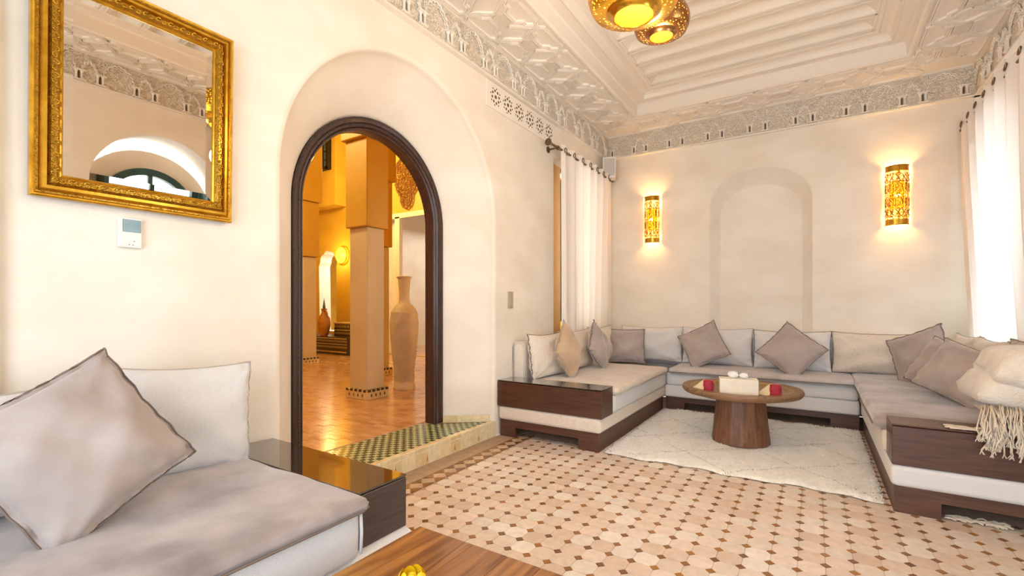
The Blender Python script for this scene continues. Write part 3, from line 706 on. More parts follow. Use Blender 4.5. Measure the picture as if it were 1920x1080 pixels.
# fretwork panel on the wall above the opening
fw = empty('fretwork_panel', (-4.53, YH-.04, 3.67)); tag(fw, 'dark pierced fretwork ornament with scalloped tip high on hall wall', 'ornament')
out_ = [(0, -.60), (.09, -.56), (.15, -.45), (.15, -.34), (.24, -.24), (.30, -.1), (.27, .04), (.30, .2), (.25, .34), (.14, .42), (.09, .55), (0, .62)]
out_ = out_+[(-a, b) for a, b in reversed(out_[1:-1])]
MB().tube([(a, -.01, b) for a, b in out_], .018, 6, closed=True).build('outer_moulding', M['fret'], fw, smooth=50)
mb = MB(); rnd = random.Random(3)
from mathutils.geometry import intersect_point_tri_2d
def inside(x, z):
    c = False; n = len(out_)
    for i in range(n):
        (x1, y1), (x2, y2) = out_[i], out_[(i+1) % n]
        if (y1 > z) != (y2 > z) and x < (x2-x1)*(z-y1)/(y2-y1)+x1: c = not c
    return c
for i in range(-4, 5):
    for j in range(-8, 9):
        x, z = i*.075+(j % 2)*.0375, j*.075
        if inside(x*1.1, z*1.02):
            rr = rnd.uniform(.028, .04); a0 = rnd.uniform(0, 6)
            mb.tube([(x+rr*cos(a0+t*.7)*(1-.05*t), -.012, z+rr*sin(a0+t*.7)*(1-.05*t)) for t in range(8)], .011, 4)
            mb.tube([(x, -.012, z), (x+.07*cos(a0), -.012, z+.07*sin(a0))], .009, 4)
tag(mb.build('scrolls', M['fret'], fw), kind='stuff')
# things in the room beyond
def simple(nm, mb, m, label, cat, smooth=False, group=None): return tag(mb.build(nm, m, smooth=smooth), label, cat, group)

# ---- curtains, rods
def curtain(nm, label, axis_x, y0, y1, ztop, zbot, face, n, amp, sweep=(0, 0), group=None, eyelets=True, parts=True):
    "pleated sheet along y at x=axis_x; sweep = shift of both ends at the bottom"
    c = empty(nm, (axis_x, y0, zbot)); tag(c, label, 'curtain', group)
    rows = []; NS = n*12; NV = 26; rnd = random.Random(int(abs(y0)*100))
    ph = [rnd.uniform(-.6, .6) for _ in range(n+2)]
    for v in range(NV+1):
        t = v/NV; z = ztop+(zbot-ztop)*t; row = []
        g = t*t
        for u in range(NS+1):
            s = u/NS
            ya = y0+sweep[0]*g; yb = y1+sweep[1]*g
            k = s*n; p = ph[int(k)]*(1-(k-int(k)))+ph[min(n, int(k)+1)]*(k-int(k))
            a = amp*(.7+.5*sin(3*s+2*t))*sin(2*pi*k+p*t)
            row.append((a*face, ya-y0+(yb-ya)*s+.012*sin(4*pi*k+t*2), z-zbot))
        rows.append(row)
    MB().grid(rows).build('pleated_sheet', M['curtain'], c, smooth='all', fix=False)
    if eyelets:
        for k in range(n*2):
            s = (k+.5)/(n*2)
            y = (y1-y0)*s
            m_ = MB().tube([(.0, y+.0, 0)] * 0 or [(.026*cos(a)*.5+0.0, y+.004, .026*sin(a)+ztop-zbot-.055) for a in [2*pi*j/14 for j in range(14)]], .006, 6, closed=True)
            e_ = MB().tube([(face*amp*.85*(1 if k % 2 else -1)*0+face*(-1 if k % 2 else 1)*0+.024*sin(a)*.15, y+.024*cos(a), ztop-zbot-.055+.024*sin(a)) for a in [2*pi*j/14 for j in range(14)]], .005, 6, closed=True)
            e_.v = [(v[0]+face*amp*.98*(1 if k % 2 == 0 else -1)*(.7+.5*sin(3*s)), v[1], v[2]) for v in e_.v]
            e_.build('eyelet', M['steel'], c, smooth='all')
    return c
def rod(label, x, y0, y1, z, wallx):
    r = empty('curtain_rod', (x, y0, z)); tag(r, label, 'curtain rod')
    MB().tube([(0, 0, 0), (0, y1-y0, 0)], .013, 12).build('pole', M['steel'], r, smooth=50)
    f_ = MB().lathe([(0, 0), (.014, 0), (.016, .02), (.020, .045), (.036, .075), (.034, .082), (0, .085)], 20); f_.xf(Matrix.Rotation(R(90), 4, 'X')); f_.build('finial', M['steel'], r, smooth=40)
    for yb in (.13, y1-y0-.12):
        b = MB().tube([(0, yb, 0), (wallx-x, yb, 0)], .009, 10)
        b.tube([((wallx-x), yb, 0), ((wallx-x)*.93, yb, 0)], .034, 18); b.tube([(-.0, yb-.012, 0), (0, yb+.012, 0)], .022, 14)
        b.build('bracket', M['steel'], r, smooth=40)
    return r
curtain('curtain', 'white eyelet curtain hanging at the left wall beside the speaker', .115, 4.37, 5.80, 2.80, .82, 1, 7, .040, (-.0, .0))
rod('dark metal curtain rod with trumpet finial on the left wall', .115, 4.17, 5.86, 2.745, .0)
curtain('curtain', 'white sheer curtain falling in deep folds at the right window', 3.46, 3.7, 5.86, 2.80, .82, -1, 9, .045, (-.10, -.32))
rod('dark curtain rod carrying the right window curtain', 3.46, 3.55, 5.88, 2.745, XR)
# far room things
MB_ = MB
bc = empty('curtain', (-4.78, 10.2, STEP)); tag(bc, 'cream eyelet curtain in the room seen beyond the hall opening', 'curtain')
rows = [[(s_/40*1.15, .05*sin(s_/40*2*pi*5), z) for s_ in range(41)] for z in (0, .8, 1.6, 2.35)]
MB().grid(rows).build('pleated_sheet', M['curtain'], bc, smooth='all')
for k_ in range(5): MB().tube([(.1+k_*.23+.03*cos(a), -.055, 2.27+.03*sin(a)) for a in [2*pi*j/12 for j in range(12)]], .012, 5, closed=True).build('eyelet', M['steel'], bc)
bs = empty('wall_shelf', (-5.95, 10.9, STEP+1.35)); tag(bs, 'white built-in shelf boards beyond the hall opening', 'shelf')
for z in (0, .35, -.35, -.7): MB().box(-.1, 1.2, -.1, .29, z, z+.04).build('shelf_board', M['plaster'], bs)
MB().box(.52, .56, -.1, .29, -.9, .35).build('upright', M['plaster'], bs)
sp2 = empty('loudspeaker', (-5.45, 11.05, 2.45)); tag(sp2, 'small beige wall speaker above the shelf in the far room', 'speaker')
rbox('cabinet', -.14, .14, -.14, .14, 0, .42, .03, M['white'], sp2); rbox('front_grille', -.11, .11, -.15, -.139, .04, .38, .005, M['grille'], sp2)
vp2 = empty('ventilation_panel', (-6.0, 11.18, 2.55)); tag(vp2, 'plaster panel with pierced rosettes beside the far room speaker', 'panel')
MB().box(-.04, .4, -.01, .01, 0, .3).build('panel_board', M['plaster'], vp2)
for k_ in range(2):
    mb = MB()
    for j in range(8): a = 2*pi*j/8; mb.tube([(.08+k_*.22+.07*cos(a), -.011, .15+.07*sin(a)), (.08+k_*.22+.07*cos(a), -.014, .15+.07*sin(a))], .022, 6)
    mb.build('pierced_rosette', M['dark_gap'], vp2)  # holes are discs in the painted shade colour
ft = empty('low_table', (-4.55, 9.4, STEP)); tag(ft, 'small white low table in the room beyond the hall', 'table')
rbox('table_top', -.35, .6, -.3, .3, .50, .55, .01, M['plaster'], ft)
for a in (-.3, .52):
    for b in (-.25, .22): MB().box(a, a+.05, b, b+.05, 0, .5).build('leg', M['frame'], ft)
bg_ = MB().lathe([(0, 0), (.14, 0), (.18, .08), (.15, .2), (.08, .28), (0, .32)], 14, (-4.42, 9.4, STEP+.55)); simple('handbag', bg_, M['black'], 'black bag lying on the small white table in the far room', 'bag', 50)
hc = empty('curtain', (-5.35, YH+.12, STEP)); tag(hc, 'white curtain drawn aside left of the white post in the hall opening', 'curtain')
MB().grid([[(s_/24*.5, .03*sin(s_/24*2*pi*4), z) for s_ in range(25)] for z in (0, 1, 2, 2.72)]).build('pleated_sheet', M['curtain'], hc, smooth='all')
ac = empty('curtain', (-7.05, YH+.6, .4)); tag(ac, 'white drape behind the scalloped arch beside the clay urn', 'curtain')
MB().grid([[(-.05+s_/24*.45, .02*sin(s_/24*2*pi*4), z) for s_ in range(25)] for z in (0, .6, 1.15, 1.6)]).build('pleated_sheet', M['curtain'], ac, smooth='all')

# ================================================================== MIRROR etc
mi = empty('wall_mirror', (.034, .80, 1.515)); mi.rotation_euler = (0, R(1.3), 0)
tag(mi, 'rectangular mirror in a gilded ornate frame hanging on the left wall', 'mirror')
MW, MH = .335, .842
def frame_ring(prof, m, nm, smooth=35):
    rows = []
    for o_, x in prof: rows.append([(x, -MW+o_, o_), (x, MW-o_, o_), (x, MW-o_, MH-o_), (x, -MW+o_, MH-o_)])
    return MB().grid(rows, close_v=True).build(nm, m, mi, smooth=smooth)
frame_ring([(0, -.02), (0, .006), (.004, .010), (.010, .008)], M['gold'], 'outer_edge')
frame_ring([(.010, .008), (.013, .014), (.019, .014), (.022, .008)], M['goldc'], 'beaded_strip')
frame_ring([(.022, .008), (.030, .020), (.040, .022), (.044, .012), (.046, .006)], M['gold'], 'smooth_cove')
frame_ring([(.046, .006), (.052, .018), (.066, .020), (.076, .008)], M['goldc'], 'carved_band')
frame_ring([(.076, .008), (.080, .010), (.085, .006), (.086, .0)], M['gold'], 'sight_edge')
# carved leaves: little raised scrolls around the carved band
mb = MB(); rnd = random.Random(5)
def scroll(y, z, ang, s):
    pts = []
    for t in range(9):
        a = t*.65; r = s*(1-.09*t); pts.append((.020+.002*sin(t), y+r*cos(a+ang), z+r*sin(a+ang)))
    mb.tube(pts, [.0035-.0002*t for t in range(9)], 4)
n1 = 26; n2 = 32
for i in range(n1):
    for zz in (.061, MH-.061): scroll(-MW+.061+(2*MW-.122)*i/(n1-1), zz, (i % 2)*pi+.4, .0105)
for i in range(n2):
    for yy in (-MW+.061, MW-.061): scroll(yy, .061+(MH-.122)*i/(n2-1), (i % 2)*pi-1, .0105)
tag(mb.build('leaf_scrolls', M['gold'], mi, smooth='all'), kind='stuff')
i0, i1 = .084, .112
MB().add([(.000, -MW+i0, i0), (.0, MW-i0, i0), (.0, MW-i0, MH-i0), (.0, -MW+i0, MH-i0), (.0022, -MW+i1, i1), (.0022, MW-i1, i1), (.0022, MW-i1, MH-i1), (.0022, -MW+i1, MH-i1)],
         [(0, 1, 5, 4), (1, 2, 6, 5), (2, 3, 7, 6), (3, 0, 4, 7), (4, 5, 6, 7)]).build('mirror_glass', M['mirror'], mi)
th = empty('thermostat', (0, .759, 1.362)); tag(th, 'white wall thermostat with a small screen under the gilded mirror', 'thermostat')
rbox('housing', 0, .018, -.038, .038, 0, .120, .003, M['white'], th); rbox('display', .0175, .0195, -.027, .034, .062, .112, .001, M['screen'], th, 1)
rbox('button_cover', .0175, .0200, -.035, .035, .006, .055, .001, M['white'], th, 1)
for k_, (a, b) in enumerate(((-.006, .010), (.006, .010), (.010, .024))): rbox('marking', .0198, .0204, a-.002, a+.003, b, b+.003, .0003, M['greyp'], th, 1)
sw = empty('light_switch', (0, 3.578, 1.105)); tag(sw, 'tall double light switch plate right of the doorway arch', 'switch')
rbox('plate', 0, .010, -.041, .041, 0, .152, .002, M['switch'], sw, 2)
for z0 in (.012, .082): rbox('rocker', .009, .014, -.026, .026, z0, z0+.058, .002, M['switch'], sw, 2)
ls = empty('loudspeaker', (.125, 5.70, 2.74), R(18)); tag(ls, 'white wedge-shaped loudspeaker mounted in the far left corner', 'speaker')
rbox('cabinet', -.075, .085, -.06, .10, 0, .27, .012, M['white'], ls); rbox('front_grille', -.055, .070, -.068, -.059, .03, .24, .006, M['grille'], ls)
MB().tube([(0, .05, .13), (-.06, .12, .20), (-.10, .20, .30)], .010, 8).build('bracket', M['steel'], ls); MB().tube([(-.03, .02, -.02), (-.03, .02, .0)], .012, 8).build('mounting_knob', M['iron'], ls)
# ---- sconces
def sconce(label, xc):
    s = empty('wall_sconce', (xc, D-.002, 1.915)); tag(s, label, 'wall lamp', 'perforated brass half-cylinder sconces on the back wall')
    H_ = .58; r = .092
    def shell(z0, z1, rr, nm, m, n=20):
        P = [[(rr*cos(pi*j/n), -.012-rr*sin(pi*j/n)*.92, z) for j in range(n+1)] for z in (z0, z1)]
        return MB().grid(P).build(nm, m, s, smooth='all')
    shell(0, .055, r, 'lower_band', M['brass']); shell(H_-.055, H_, r, 'upper_band', M['brass'])
    shell(.055, H_-.055, r, 'perforated_shell', M['perfs'])
    shell(.16, H_-.16, r-.03, 'lit_liner', M['liner2'])
    # applied oval and lattice cut-outs as raised ribs
    mb = MB()
    def P(a, z, e=.002): return ((r+e)*cos(a), -.012-(r+e)*sin(a)*.92, z)
    for k in range(6):
        ac_ = pi*(k+.5)/6
        for zc in (.22, .36): mb.tube([P(ac_+.085*cos(t), zc+.042*sin(t)) for t in [2*pi*j/12 for j in range(12)]], .0028, 4, closed=True)
    for zc in (.12, .46):
        for sg in (-1, 1): mb.tube([P(pi*j/36, zc+sg*.032*sin(pi*j/36*6)) for j in range(1, 36)], .003, 4)
        for dz in (-.04, .04): mb.tube([P(pi*j/18, zc+dz) for j in range(19)], .0025, 4)
    for zc in (.002, H_-.002): mb.tube([P(pi*j/18, zc) for j in range(19)], .004, 5)
    tag(mb.build('lattice_ribs', M['brassd'], s), kind='stuff')
    bl_ = MB().lathe([(.0, -.03), (.02, -.022), (.028, 0), (.02, .022), (0, .03)], 12, (0, -.05, .29)); bl_.build('bulb', M['bulb'], s, smooth='all')
    MB().box(-.03, .03, -.012, .0, .2, .38).build('back_plate', M['brassd'], s)
    point('sconce_glow', (xc, D-.075, 2.42), 3.2, (1.0, .62, .2), .03); point('sconce_glow', (xc, D-.075, 1.99), 2.2, (1.0, .62, .2), .03)
    return s
M['perfs'] = perforated('sconce_brass', '#e0a626', 0, 105, .33, .35)
M['liner2'] = mat('sconce_liner', '#ffc850', emit='#ff9c14', estr=3.2)
sconce('left of two gilded half-cylinder sconces on the back wall, nearer the white curtain and speaker', .610)
sconce('right of two gilded half-cylinder sconces on the back wall, beside the window curtain', 3.005)
# ---- pendant lamps
def pendant(label, x, y, zb, r, m, dm, band):
    p = empty('pendant_lamp', (x, y, zb)); tag(p, label, 'pendant lamp')
    rd = r*.40
    P = [(rd*1.15, .0), (rd*1.25, .01), (rd*1.45, r*.10)]
    Q = [(rd*1.45, r*.10)]
    for k in range(1, 17):
        a = k/16; t = -.62+a*1.42; Q.append((r*cos(t*1.0)**.9 if k < 16 else r*.32, r*.10+(sin(t)+sin(.62))*r*.80))
    MB().lathe(Q, 48).build('perforated_globe', m, p, smooth='all')
    MB().lathe([(q_[0]*.93, q_[1]) for q_ in Q[:]], 32).build('lit_liner', M['liner'], p, smooth='all')
    MB().lathe([(rd, .004), (rd*1.04, -.004), (rd*1.10, -.004), (rd*1.16, .004), (rd*1.30, .012), (rd*1.62, r*.14), (rd*1.66, r*.17)], 40).build('lower_ring', band, p, smooth=50)
    MB().lathe([(0, .0), (rd, .0), (rd, .006), (0, .006)], 40).build('perforated_disc', dm, p)
    mb = MB(); g = int(rd/.011)
    for i in range(-g, g+1):
        for j in range(-g, g+1):
            xx, yy = i*.011+(j % 2)*.0055, j*.0105
            if math.hypot(xx, yy) < rd*.93: mb.tube([(xx, yy, -.0012), (xx, yy, .0)], .0012, 5)
    tag(mb.build('punched_dots', M['brassd'], p), kind='stuff')
    top = Q[-1][1]
    MB().lathe([(r*.34, top-.01), (r*.30, top+.03), (r*.12, top+.07), (.02, top+.12), (.012, top+.16), (0, top+.17)], 28).build('cap', band, p, smooth=50)
    MB().tube([(0, 0, top+.15), (0, 0, 3.60-zb)], .004, 6).build('chain', M['steel'], p)
    return p
pendant('large squat perforated brass globe lamp with bright yellow disc, nearest and left', 1.61, 2.16, 2.486, .214, M['perf'], M['disc'], M['brass'])
pendant('smaller perforated copper globe lamp with orange disc, behind the large one', 1.61, 2.634, 2.617, .150, M['perfd'], M['disc2'], M['brassd'])

# ================================================================== FURNITURE
def puff(name, x0, x1, y0, y1, z0, z1, r, m, parent, seed=0, amp=.006, res=.045, seam=None):
    "soft upholstered slab: rounded box subdivided and slightly uneven"
    nx = max(3, int((x1-x0)/res)); ny = max(3, int((y1-y0)/res)); rnd = random.Random(seed)
    ph = [rnd.uniform(0, 6.28) for _ in range(6)]
    bm = bmesh.new(); hz = (z1-z0)/2; cz = (z0+z1)/2
    cx, cy, hx_, hy_ = (x0+x1)/2, (y0+y1)/2, (x1-x0)/2, (y1-y0)/2
    def wob(x, y): return amp*(sin(x*9+ph[0])*sin(y*7+ph[1])+.5*sin(x*21+y*13+ph[2]))
    lev = [(-hz, r), (-hz+r*.3, r*.3), (-hz+r, 0), (0, -.002), (hz-r, 0), (hz-r*.3, r*.3), (hz, r)]
    def ring(ins, z):
        pts = []
        X0, X1, Y0, Y1 = x0+ins, x1-ins, y0+ins, y1-ins; c = max(.002, r*1.1-ins*.5)
        for (ax, ay, bx, by, n) in ((X0+c, Y0, X1-c, Y0, nx), (X1, Y0+c, X1, Y1-c, ny), (X1-c, Y1, X0+c, Y1, nx), (X0, Y1-c, X0, Y0+c, ny)):
            for k in range(n+1): t = k/n; pts.append((ax+(bx-ax)*t, ay+(by-ay)*t))
        return [(px+.25*wob(py*2, z*9), py+.25*wob(px*2, z*9), cz+z+(wob(px, py)*.6 if z > 0 else 0)) for px, py in pts]
    rows = [ring(i_, z) for z, i_ in lev]
    # top inner rings
    for f in (.12, .3, .6, .9):
        base = ring(r, hz); rows.append([(cx+(p[0]-cx)*(1-f), cy+(p[1]-cy)*(1-f), cz+hz+.6*wob(cx+(p[0]-cx)*(1-f), cy+(p[1]-cy)*(1-f))+.004) for p in base])
    mb = MB().grid(rows, close_v=True)
    n = len(rows[0]); base = len(mb.v)-n; mb.f.append(tuple(range(base, base+n))); mb.f.append(tuple(reversed(range(n))))
    return mb.build(name, m, parent, smooth='all')
def piping(pts, r, m, parent, nm='piping', closed=False): return MB().tube(pts, r, 6, closed=closed).build(nm, m, parent, smooth='all')

def plinth_y(parent, x0, x1, y0, y1, feet, m):
    "plinth board across the short front (normal -y) with a raised cut-out"
    mb = MB(); mb.box(x0, x1, y0, y0+.03, .085, .145)
    for a, b in feet: mb.box(a, b, y0, y0+.03, 0, .0855)
    return mb.build('front_plinth', m, parent)
# ---- near sofa (left foreground)
ns = empty('sofa', (0, .2, 0)); tag(ns, 'built-in sofa in the left foreground with taupe velvet topper', 'sofa')
ox, oy = 0, -.2
def L(o): 
    return o
MB().box(.05, .93, -1.1-.2, 1.30-.2, 0, .145).build('plinth', M['plinthy'], ns)
rbox('base_cushion', .02, 1.0, -1.12-.2, 1.35-.2, .145, .262, .03, M['linen'], ns)
puff('mattress', .02, 1.01, -1.12-.2, 1.085-.2, .262, .425, .02, M['linen'], ns, 3, .002)
puff('seat_topper', .02, 1.045, -1.12-.2, 1.10-.2, .425, .475, .022, M['velvetd'], ns, 4, .006, .03)
piping([(1.046, -1.3, .437), (1.047, .2, .436), (1.045, .86, .437), (1.03, .895, .437), (.6, .903, .437), (.1, .90, .437)], .004, M['pipe'], ns, 'topper_seam')
piping([(1.012, .876, .28), (1.014, .878, .35), (1.012, .876, .418)], .006, M['linen'], ns, 'corner_seam')
rbox('backrest', .001, .10, -1.1-.2, .30-.2, .262, .80, .03, M['linen'], ns)
def block(label, x0, x1, y0, y1, z0, z1, wm, gm, group=None):
    b = empty('side_block', ((x0+x1)/2, (y0+y1)/2, z0)); tag(b, label, 'side table', group)
    w, d, h = (x1-x0)/2, (y1-y0)/2, z1-z0
    rbox('wooden_box', -w, w, -d, d, 0, h-.012, .003, wm, b, 1)
    rbox('glass_top', -w, w, -d, d, h-.008, h, .0015, gm, b, 1)
    return b
block('dark wooden side block with smoked glass top at the end of the foreground sofa', .03, .965, 1.105, 1.338, .262, .465, M['walnutg'], M['blackglass'])
# ---- U sofa
sa = empty('sofa', (.5, 4.7, 0)); tag(sa, 'left arm of the U-shaped sofa against the wall with beige seat', 'sofa', None)
def T(o, e):
    o.location = (-e.location.x, -e.location.y, -e.location.z); return o
T(plinth_y(sa, .02, .93, 3.395, 5.2, ((.02, .17), (.76, .93)), M['plinth']), sa)
T(MB().box(.90, .93, 3.425, 5.22, 0, .145).build('side_plinth', M['plinthy'], sa), sa)
T(rbox('base_cushion', .01, .95, 3.375, 5.25, .145, .262, .025, M['linen2'], sa), sa)
T(puff('mattress', .01, .965, 3.61, 5.25, .262, .405, .018, M['linen'], sa, 5, .002), sa)
T(puff('seat_topper', .12, 1.0, 3.615, 5.18, .405, .470, .024, M['topper'], sa, 6, .005), sa)
T(rbox('backrest', .002, .135, 3.615, 5.78, .262, .80, .035, M['linen2'], sa), sa)
T(piping([(1.002, 3.64, .425), (1.004, 4.3, .424), (1.0, 5.15, .425)], .004, M['pipel'], sa, 'topper_seam'), sa)
T(piping([(.137, 3.613, .30), (.137, 3.613, .76), (.10, 3.612, .80), (.03, 3.612, .80), (.004, 3.613, .76), (.003, 3.613, .3)], .004, M['linen'], sa, 'backrest_piping'), sa)
block('walnut side block with glossy top on the left arm of the U-shaped sofa', .004, .965, 3.37, 3.605, .262, .485, M['walnut'], M['blackglass'])
sbk = empty('sofa', (1.8, 5.5, 0)); tag(sbk, 'long middle section of the U-shaped sofa under the wall niche', 'sofa')
T(MB().box(.955, 2.665, 5.25, 5.28, .085, .145).box(.955, 1.15, 5.25, 5.28, 0, .085).box(2.45, 2.665, 5.25, 5.28, 0, .085).build('plinth', M['plinth'], sbk), sbk)
T(rbox('base_cushion', .955, 2.665, 5.20, 5.93, .145, .275, .02, M['linen'], sbk), sbk)
T(puff('mattress', .97, 2.655, 5.19, 5.93, .275, .405, .02, M['linen'], sbk, 8, .002), sbk)
T(puff('seat_topper', 1.01, 2.63, 5.12, 5.80, .405, .465, .022, M['greyt'], sbk, 9, .004), sbk)
T(rbox('backrest', .14, 3.46, 5.80, 5.935, .42, .80, .035, M['linen'], sbk), sbk)
T(piping([(1.02, 5.118, .425), (1.8, 5.116, .424), (2.62, 5.118, .425)], .004, M['pipe'], sbk, 'topper_seam'), sbk)
sc = empty('sofa', (3.1, 4.7, 0)); tag(sc, 'right arm of the U-shaped sofa with brown velvet seat under the window curtain', 'sofa')
T(plinth_y(sc, 2.69, 3.58, 3.305, 5.2, ((2.69, 2.885), (3.42, 3.58)), M['plinth']), sc)
T(MB().box(2.69, 2.72, 3.335, 5.22, 0, .145).build('side_plinth', M['plinthy'], sc), sc)
T(rbox('base_cushion', 2.675, 3.59, 3.285, 5.25, .145, .262, .025, M['linen'], sc), sc)
T(puff('mattress', 2.665, 3.59, 3.535, 5.25, .262, .395, .018, M['linen2'], sc, 11, .002), sc)
T(puff('seat_topper', 2.625, 3.46, 3.54, 5.78, .395, .475, .030, M['velvetd'], sc, 12, .006), sc)
T(rbox('backrest', 3.475, 3.598, 3.55, 5.78, .262, .80, .03, M['linen'], sc), sc)
T(piping([(2.62, 3.60, .415), (2.618, 4.3, .414), (2.622, 5.1, .415)], .005, M['pipe'], sc, 'topper_seam'), sc)
block('walnut side block with tasselled throw over it on the right arm of the U-shaped sofa', 2.68, 3.59, 3.29, 3.525, .262, .485, M['walnut'], M['walnut'])

# ---- cushions
def cushion(label, cen, w, h, t, yaw, lean=0, roll=0, m='velvet', pm='pipe', seed=0, group=None, flange=0, pinch=.06, sag=0):
    c = empty('cushion', cen); tag(c, label, 'cushion', group)
    c.rotation_mode = 'QUATERNION'
    c.rotation_quaternion = (Matrix.Rotation(R(yaw), 4, 'Z') @ Matrix.Rotation(-R(lean), 4, 'X') @ Matrix.Rotation(R(roll), 4, 'Y')).to_quaternion()
    rnd = random.Random(seed+11); N = 28
    ph = [rnd.uniform(0, 6.28) for _ in range(12)]
    def pt(a, b, s):
        pa = pinch*(1-b*b)*abs(a)**3; pb = pinch*(1-a*a)*abs(b)**3
        x = w/2*(a-math.copysign(pa, a)); z = h/2*(b-math.copysign(pb, b))
        prof = max(0, (1-abs(a)**2.4))**.5*max(0, (1-abs(b)**2.4))**.5
        wr = 0
        for k in range(4):   # creases that run in from the corners
            ca, cb = (1, 1, -1, -1)[k], (1, -1, 1, -1)[k]
            da, db = a-ca, b-cb; rr = math.hypot(da, db); an = math.atan2(db, da)
            wr += math.exp(-rr*1.6)*sin(an*9+ph[k])*.07
        wr += .035*sin(a*5+b*4+ph[5])+.03*sin(b*7-a*3+ph[6])+.02*sin(a*11+ph[7])*sin(b*9+ph[8])
        y = s*t/2*prof*(1+wr*2.4)
        z -= sag*(1-a*a)*(b+1)*.5*h
        edge = .006*sin(a*17+ph[9])*(abs(b) > .9)+.006*sin(b*17+ph[10])*(abs(a) > .9)
        return (x, y+edge, z)
    g = [sin(pi/2*(2*i/N-1)) for i in range(N+1)]
    mb = MB()
    for s in (-1, 1): mb.grid([[pt(a, b, s) for b in g] for a in g])
    me = mb.mesh('cover', fix=False); bm = bmesh.new(); bm.from_mesh(me); bmesh.ops.remove_doubles(bm, verts=bm.verts, dist=.0006); bmesh.ops.recalc_face_normals(bm, faces=bm.faces); bm.to_mesh(me); bm.free()
    me.polygons.foreach_set('use_smooth', [True]*len(me.polygons))
    link('cover', me, M[m], c)
    loop = [pt(a, -1, 1) for a in g]+[pt(1, b, 1) for b in g[1:]]+[pt(a, 1, 1) for a in reversed(g[:-1])]+[pt(-1, b, 1) for b in reversed(g[1:-1])]
    if flange:
        rows = [loop]
        for f in (.5, 1.0): rows.append([(x*(1+f*flange/(w/2)), y+.004*sin(i*.8+ph[3])*f, z*(1+f*flange/(h/2))) for i, (x, y, z) in enumerate(loop)])
        mb = MB().grid(rows, close_v=True); mb.build('flange', M[m], c, smooth='all')
        MB().tube([(p[0], p[1], p[2]) for p in rows[-1]], .0035, 5, closed=True).build('piping', M[pm], c, smooth='all')
    else:
        MB().tube(loop, .0055, 6, closed=True).build('piping', M[pm], c, smooth='all')
    return c
def long_cushion(label, cen, w, h, t, yaw, lean=6, roll=0, m='linen', pm='pipel', seed=0): return cushion(label, cen, w, h, t, yaw, lean, roll, m, pm, seed, None, 0, .04, .03)
# left arm of U
long_cushion('cream back cushion nearest the side block on the left arm of the U sofa', (.235, 3.86, .675), .55, .40, .19, 84, 8, 0, 'linen2', 'pipe', 1)
long_cushion('cream back cushion between the two taupe cushions on the left arm', (.225, 4.52, .675), .72, .40, .17, 90, 8, 0, 'linen2', 'pipel', 2)
long_cushion('cream back cushion deepest in the left corner behind the grey square one', (.225, 5.22, .68), .66, .42, .16, 88, 8, 0, 'linen2', 'pipel', 3)
cushion('sand velvet cushion standing on its point on the left arm, nearest the side block', (.40, 3.96, .705), .40, .40, .17, 92, 10, 47, 'sand', 'pipel', 4, flange=.012)
cushion('taupe velvet cushion standing on its point further along the left arm', (.40, 4.70, .695), .39, .39, .16, 90, 12, 42, 'velvet', 'pipe', 5, flange=.012)
cushion('small grey square cushion sitting upright in the left corner of the U sofa', (.44, 5.42, .655), .42, .38, .15, 18, 12, 0, 'velvet', 'pipe', 6, flange=.012)
# back
long_cushion('pale grey back cushion leftmost along the back wall, beside the small grey one', (.66, 5.69, .675), .74, .41, .17, 0, 8, 0, 'linen', 'pipel', 7)
long_cushion('pale grey back cushion behind the left diamond-set taupe cushion', (1.40, 5.68, .675), .73, .41, .18, 0, 8, 0, 'linen', 'pipel', 8)
long_cushion('pale back cushion behind the right diamond-set taupe cushion, under the niche', (2.12, 5.68, .665), .70, .41, .18, 0, 8, 0, 'linen', 'pipe', 9)
long_cushion('cream back cushion below the right sconce at the end of the back row', (2.84, 5.68, .67), .74, .40, .18, 0, 8, 0, 'linen2', 'pipe', 10)
cushion('taupe velvet cushion set as a tilted diamond left of centre on the back sofa', (1.31, 5.41, .70), .40, .40, .15, -6, 20, 61, 'velvet', 'pipe', 12, flange=.012)
cushion('grey taupe velvet cushion set as a flat diamond under the wall niche', (2.13, 5.38, .685), .42, .42, .16, 4, 24, 40, 'velvet', 'pipe', 13, flange=.012)
# right arm
cushion('taupe velvet cushion with one corner up in the right corner of the U sofa', (3.08, 5.24, .70), .42, .42, .15, -40, 14, -24, 'velvet', 'pipe', 14, flange=.012)
long_cushion('cream back cushion against the right wall deepest in the corner', (3.34, 5.28, .685), .62, .42, .16, -88, 14, 0, 'linen2', 'pipel', 15)
long_cushion('cream back cushion along the right wall above the stacked taupe cushions', (3.34, 4.62, .685), .66, .43, .16, -90, 14, 0, 'linen2', 'pipel', 16)
cushion('taupe velvet cushion stacked just behind the large front one on the right arm', (3.12, 4.58, .675), .46, .38, .16, -52, 26, 16, 'velvet', 'pipe', 17)
cushion('large taupe velvet cushion leaning at the front of the right arm stack', (3.15, 4.27, .675), .47, .38, .18, -46, 28, 17, 'velvet', 'pipe', 18)
cushion('brown velvet cushion leaning behind the folded throw at the right edge', (3.36, 3.98, .70), .46, .44, .15, -86, 10, 0, 'velvet', 'pipe', 19)
# near sofa cushions
long_cushion('pale linen back cushion beside the glass-topped block on the foreground sofa', (.20, .86, .680), .52, .43, .15, 84, 6, 3, 'linen', 'pipel', 20)
long_cushion('pale linen back cushion at the left edge of the photo on the foreground sofa', (.22, .22, .675), .66, .38, .18, 92, 6, 0, 'linen', 'pipel', 21)
cushion('large taupe velvet cushion tilted on its corner on the foreground sofa', (.485, .485, .708), .42, .42, .19, 93, 21, 62, 'velvet', 'pipe', 22, flange=.014)

